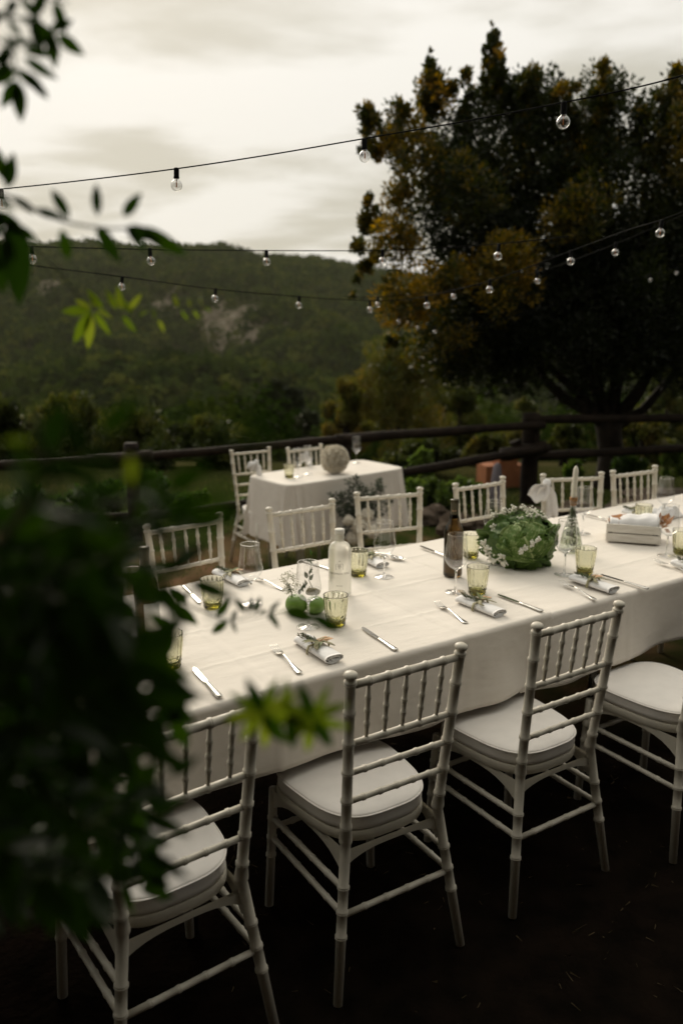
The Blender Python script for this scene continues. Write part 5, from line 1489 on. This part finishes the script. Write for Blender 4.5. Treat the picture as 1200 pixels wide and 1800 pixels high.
# ------------------------------------------------------------------ string lights
def string(name_lab, cable, bulbs, r=.0022, size=1.0, sag=None):
    t = empty('string_light', at(*cable[0]), 0, name_lab, 'string light', 'strings of clear globe bulbs')
    o0 = t.location.copy()
    pts = [at(*c) for c in cable]
    dense = []
    for i in range(len(pts) - 1):
        p0 = pts[max(i - 1, 0)]; p1 = pts[i]; p2 = pts[i + 1]; p3 = pts[min(i + 2, len(pts) - 1)]
        for k in range(6):
            u = k / 6
            dense.append(0.5 * ((2 * p1) + (p2 - p0) * u + (2 * p0 - 5 * p1 + 4 * p2 - p3) * u * u + (3 * p1 - p0 - 3 * p2 + p3) * u ** 3))
    dense.append(pts[-1]); MB().tube([p - o0 for p in dense], r, 6).obj('cable', M['black'], t)
    rr = random.Random(len(bulbs)); K = .84
    for (px, py, Y) in bulbs:      # py is where the cable carries the socket
        p = at(px, py, Y) - o0; s = link('socket', SOCK, t, p, (rr.uniform(-.06, .06), rr.uniform(-.08, .02) - .04, rr.uniform(0, 6)), K)
        link('bulb', BULB, s, (0, 0, 0)); link('filament', FIL, s, (0, 0, 0))
SOCK = MB().lathe([(.005, .006), (.0085, .004), (.0095, 0), (.0095, -.024), (.0102, -.026), (.0102, -.030), (.0088, -.031)], 16, cap0=True, cap1=True).mesh('socket', M['black'])
bp = [(.0085, -.028), (.0085, -.034)] + [(.0205 * sin(a), -.0525 - .0205 * -cos(a) * -1 * -1) for a in []]
bp += [(max(.0205 * sin(th), .0004), -.0535 + .0205 * cos(th)) for th in [radians(d) for d in range(26, 181, 11)]]
BULB = MB().lathe(bp, 22).mesh('bulb', M['bulbglass'])
FIL = MB().tube([(0, 0, -.028), (0, 0, -.06)], .0012, 6).tube([(0, 0, -.036), (0, 0, -.060)], .0021, 6).mesh('filament', M['filament'])
string('nearest cable of globe bulbs crossing the sky and the maple top',
       [(-150, 346, 3.05), (20, 330, 2.9), (150, 316, 2.8), (310, 296, 2.67), (470, 272, 2.66), (640, 243, 2.65), (820, 212, 2.5), (992, 179, 2.35), (1100, 157, 2.28), (1200, 132, 2.2), (1420, 70, 2.05)],
       [(2, 334, 2.95), (310, 297, 2.67), (640, 246, 2.65), (991, 181, 2.35)], .0020)
string('cable of bulbs level with the ridge, running into the maple',
       [(-150, 428, 3.3), (55, 433, 3.4), (263, 438, 3.5), (468, 440, 3.75), (640, 440, 3.9), (760, 436, 3.9), (878, 428, 3.7), (1000, 415, 3.5)],
       [(55, 434, 3.4), (263, 438, 3.5), (468, 441, 3.75), (672, 440, 3.9), (877, 430, 3.6)], .0022)
string('lower sagging cable of bulbs across the hillside, rising to the right edge',
       [(45, 465, 3.9), (215, 486, 4.1), (379, 508, 4.25), (526, 521, 4.6), (600, 526, 4.75), (690, 528, 4.8), (750, 520, 4.6), (861, 493, 4.2), (1003, 441, 3.9), (1100, 405, 3.6), (1165, 385, 3.4), (1300, 335, 3.2)],
       [(20, 462, 3.9), (215, 487, 4.1), (379, 508, 4.25), (526, 521, 4.6), (650, 530, 4.9), (749, 521, 4.6), (861, 492, 4.2), (1003, 441, 3.9), (1163, 388, 3.4)], .0024)
string('cable of bulbs half lost against the dark maple crown',
       [(600, 520, 5.6), (664, 522, 5.5), (798, 508, 5.4), (944, 478, 5.2), (1082, 428, 4.6), (1240, 360, 4.2)],
       [(664, 522, 5.5), (798, 508, 5.4), (944, 480, 5.2), (1082, 427, 4.4)], .002)
string('farthest cable of tiny bulbs at the lower edge of the maple crown',
       [(660, 545, 7.6), (700, 556, 7.6), (733, 567, 7.6), (764, 574, 7.6), (850, 570, 7.5), (1140, 483, 7.2), (1240, 450, 7.0)],
       [(700, 556, 7.6), (733, 567, 7.6), (764, 574, 7.6), (1143, 482, 7.2), (1190, 470, 7.1)], .002)

# ------------------------------------------------------------------ vine in the foreground
LV = [leaf_mesh('vine_leaf', 1.0, w, M['vine'], f, c) for w, f, c in ((.34, .25, .1), (.29, .35, .25), (.38, .15, -.1))]
LSUN = [leaf_mesh('sunlit_leaf', 1.0, w, M['vine_sunlit'], f, c) for w, f, c in ((.27, .25, .1), (.23, .35, .2))]
vine = empty('vine_shrub', (-.45, .62, 0), 0, 'dark leafy vine shrub filling the left foreground, blurred', 'shrub')
over = empty('hanging_vine', (-.5, .9, 2.2), 0, 'vine branch with pointed leaves hanging in at the upper left', 'vine')
VL = {'n': 0}; stuffV, stuffF, stuffT = [], [], []
def add_leaf(parent, base, direction, normal, L_, sunlit=False, r=None):
    d = direction.normalized(); n_ = (normal - d * normal.dot(d)).normalized(); x = d.cross(n_)
    Mx = Matrix((x, d, n_)).transposed().to_4x4(); Mx.translation = base - parent.location
    me = (r.choice(LSUN) if sunlit else r.choice(LV))
    if sunlit or parent is over or VL['n'] < 290:
        if parent is vine: VL['n'] += 1
        o = link('leaf', me, parent); o.matrix_local = Mx @ Matrix.Scale(L_, 4)
    else:
        MM = Mx @ Matrix.Scale(L_, 4); b = sum(len(q) for q in stuffV)
        stuffV.append([tuple(MM @ v.co) for v in me.vertices]); stuffF.extend([[b + i for i in p_.vertices] for p_ in me.polygons]); t_ = r.random(); stuffT.extend([t_] * len(me.polygons))
def spray(parent, pts, L_, pairs, sunlit=False, seed=0, rad=.0016, face=.8, term=True, droop=.3, m=None, ang=.9):
    r = random.Random(seed); P = [at(*p) for p in pts]
    dense = []
    for i in range(len(P) - 1):
        for k in range(5): dense.append(P[i].lerp(P[i + 1], k / 5))
    dense.append(P[-1])
    for _ in range(3): dense = [dense[0]] + [(dense[i - 1] + dense[i] * 2 + dense[i + 1]) / 4 for i in range(1, len(dense) - 1)] + [dense[-1]]
    MB().tube([p - parent.location for p in dense], [rad * (1 - .6 * i / len(dense)) for i in range(len(dense))], 6).obj('branch', m or M['twig'], parent)
    N_ = len(dense) - 1
    for k in range(pairs):
        u = (k + .6) / pairs; i = min(N_ - 1, int(u * N_)); p = dense[i].lerp(dense[i + 1], u * N_ - i); t = (dense[i + 1] - dense[i]).normalized()
        view = (p - Vector((0, 0, CAM_H))).normalized()
        side = t.cross(view).normalized()
        for s_ in (-1, 1):
            dd = (side * s_ * ang + t * r.uniform(.4, .8) + view * r.uniform(-.5, .5) + Vector((0, 0, -droop * r.random())))
            nn = -view * face + Vector((r.uniform(-.5, .5), r.uniform(-.5, .5), r.uniform(0, .6)))
            add_leaf(parent, p, dd, nn, L_ * r.uniform(.75, 1.15), sunlit, r)
    if term:
        t = (dense[-1] - dense[-3]).normalized(); v = (dense[-1] - Vector((0, 0, CAM_H))).normalized()
        add_leaf(parent, dense[-1], t, -v, L_ * 1.1, sunlit, r)
def one(parent, px, py, px2, py2, Y, sunlit=False, seed=0):
    a, b = at(px, py, Y), at(px2, py2, Y * 1.01); r = random.Random(seed + int(px)); v = (a - Vector((0, 0, CAM_H))).normalized()
    add_leaf(parent, a, b - a, -v + Vector((r.uniform(-.3, .3), 0, r.uniform(-.2, .4))), (b - a).length, sunlit, r)
# upper left branches
spray(over, [(-60, 20, .72), (0, 30, .75), (60, 30, .78), (100, 60, .8)], .028, 4, seed=1)
spray(over, [(-50, -40, .8), (0, -10, .8), (60, -8, .8), (120, 5, .8)], .026, 3, seed=2, term=False)
spray(over, [(-70, 40, .8), (-10, 60, .8), (25, 90, .8), (30, 140, .8)], .032, 3, seed=3)
for q in [(40, 85, 96, 98), (42, 100, 102, 140), (45, 125, 85, 175), (32, 145, 36, 198), (28, 140, 2, 190), (25, 95, -20, 110), (25, 115, -25, 140), (10, 60, 32, 92), (58, 35, 108, 95), (35, 30, 62, 44)]: one(over, *q, .8)
spray(over, [(-120, 300, .9), (-30, 330, .85), (20, 345, .8), (60, 368, .8), (120, 392, .8), (190, 402, .8), (250, 400, .8)], .001, 1, seed=4, term=False, rad=.0022)
for q in [(8, 318, -8, 255), (12, 330, 24, 268), (122, 385, 88, 327), (172, 380, 168, 318), (216, 380, 248, 338), (108, 402, 122, 460), (170, 395, 210, 462), (222, 400, 260, 445), (245, 398, 330, 450), (60, 368, 118, 385), (20, 345, 60, 372),
          (218, 400, 285, 420), (20, 380, 36, 540), (5, 380, -30, 430), (-5, 345, 26, 370), (30, 395, 70, 430), (0, 400, 30, 455), (-20, 440, 10, 520), (60, 375, 30, 345), (15, 420, -15, 480), (-30, 360, 25, 400), (-10, 370, 50, 415)]: one(over, *q, .8)
# bright tips, sunlight on them put into the leaf colour
spray(over, [(20, 400, .95), (100, 470, 1.0), (150, 535, 1.02), (200, 545, 1.05), (260, 560, 1.05), (330, 545, 1.08)], .001, 1, True, seed=5, term=False, rad=.0012)
for q in [(160, 545, 105, 548), (160, 548, 128, 605), (158, 550, 155, 615), (165, 548, 195, 590), (160, 543, 130, 525), (170, 545, 200, 560), (165, 540, 160, 515), (182, 545, 150, 505), (215, 555, 240, 585), (205, 545, 185, 505), (215, 545, 205, 500), (225, 545, 250, 515),
          (272, 560, 268, 538), (278, 562, 290, 585), (312, 540, 305, 515), (318, 545, 332, 565), (335, 540, 330, 520), (340, 545, 350, 560), (355, 535, 350, 520), (360, 540, 372, 548), (232, 550, 215, 525), (245, 555, 262, 545)]: one(over, *q, 1.02, True)
# big stem and dark mass at the left
spray(vine, [(-150, 1500, .55), (-60, 1200, .55), (-30, 1000, .52), (0, 955, .5), (60, 975, .5), (120, 1000, .52), (200, 1060, .55)], .03, 4, seed=6, rad=.005, m=M['vinebark'])
spray(vine, [(-200, 1300, .5), (-100, 1100, .48), (20, 930, .46), (60, 860, .45), (80, 800, .45)], .03, 3, seed=7, rad=.004, m=M['vinebark'])
R2 = random.Random(77)
def fill(poly, n, Y0, Y1, L_, pairs, seed, sunlit=False):
    r = random.Random(seed)
    xs = [p[0] for p in poly]; ys = [p[1] for p in poly]; c = 0
    while c < n:
        x, y = r.uniform(min(xs), max(xs)), r.uniform(min(ys), max(ys)); ins = False; j = len(poly) - 1
        for i in range(len(poly)):
            if (poly[i][1] > y) != (poly[j][1] > y) and x < (poly[j][0] - poly[i][0]) * (y - poly[i][1]) / (poly[j][1] - poly[i][1]) + poly[i][0]: ins = not ins
            j = i
        if not ins: continue
        c += 1; Y = r.uniform(Y0, Y1); a = r.uniform(-.9, 1.3); l = .07 / Y * FPX
        spray(vine, [(x - cos(a) * l / 2, y - sin(a) * l / 2, Y), (x, y, Y * 1.02), (x + cos(a) * l / 2, y + sin(a) * l / 2, Y)], L_ * r.uniform(.8, 1.2), pairs, sunlit, seed=seed * 100 + c, face=.6)
# leaf tips one can pick out along the edge of the mass
for q in [(380, 1085, 405, 1052), (432, 1078, 412, 1050), (437, 1078, 443, 1050), (447, 1078, 458, 1048), (470, 1090, 483, 1075), (455, 1078, 470, 1072)]: one(vine, *q, .9)
spray(vine, [(250, 1040, .8), (330, 1062, .85), (400, 1095, .9), (450, 1080, .9), (500, 1075, .9)], .02, 3, seed=8, rad=.0012)
one(vine, 500, 1073, 560, 1092, .7); one(vine, 545, 1080, 600, 1112, .6); one(vine, 300, 1060, 350, 1100, .85); one(vine, 330, 1062, 300, 1030, .85); one(vine, 400, 1092, 370, 1115, .9)
for q in [(300, 1100, 285, 1165), (285, 1140, 290, 1185), (255, 1120, 235, 1190), (235, 1150, 275, 1190), (262, 1080, 310, 1110)]: one(vine, *q, .8)
for q in [(330, 1240, 255, 1280), (260, 1215, 345, 1275), (300, 1250, 330, 1320), (250, 1500, 290, 1585), (230, 1450, 282, 1520), (255, 1540, 300, 1560), (200, 1400, 260, 1470)]: one(vine, *q, .6)
for cx, cy, angs in ((462, 1252, (-2.6, -2.0, -1.2, -.5, .1, 1.0, 1.5, 2.2, 2.9)), (548, 1262, (-2.7, -1.9, -1.1, -.4, .3, 1.0, 1.7, 2.4, 3.0)), (505, 1256, (-1.6, 1.4, .6))):
    for k, a_ in enumerate(angs): one(vine, cx, cy, cx + 74 * cos(a_), cy + 68 * sin(a_), .60, k % 4 != 1, k)
spray(vine, [(300, 1200, .55), (400, 1240, .58), (470, 1255, .62), (540, 1260, .62)], .001, 1, True, seed=9, term=False, rad=.001)
fill([(-60, 900), (50, 900), (120, 930), (215, 990), (200, 1050), (215, 1160), (150, 1230), (190, 1330), (130, 1560), (-60, 1650)], 60, .42, .75, .036, 4, 31)
fill([(-60, 1120), (110, 1150), (125, 1500), (-60, 1600)], 24, .75, .95, .055, 3, 35)
fill([(60, 850), (190, 860), (270, 950), (240, 1030), (170, 960)], 10, .40, .55, .028, 2, 32)
fill([(150, 1180), (215, 1230), (250, 1400), (230, 1520), (120, 1600)], 9, .5, .7, .030, 2, 33)
for q in [(500, 750, 390, 764), (395, 840, 350, 935)]: one(vine, *q, .24)
for q in [(228, 800, 232, 855), (5, 775, 60, 775)]: one(vine, *q, .45, True)
if stuffV:
    o = link('leaves', np_mesh('leaves', np.array([p for q in stuffV for p in q]), np.array(stuffF), M['vine_s'], stuffT), vine); o['kind'] = 'stuff'
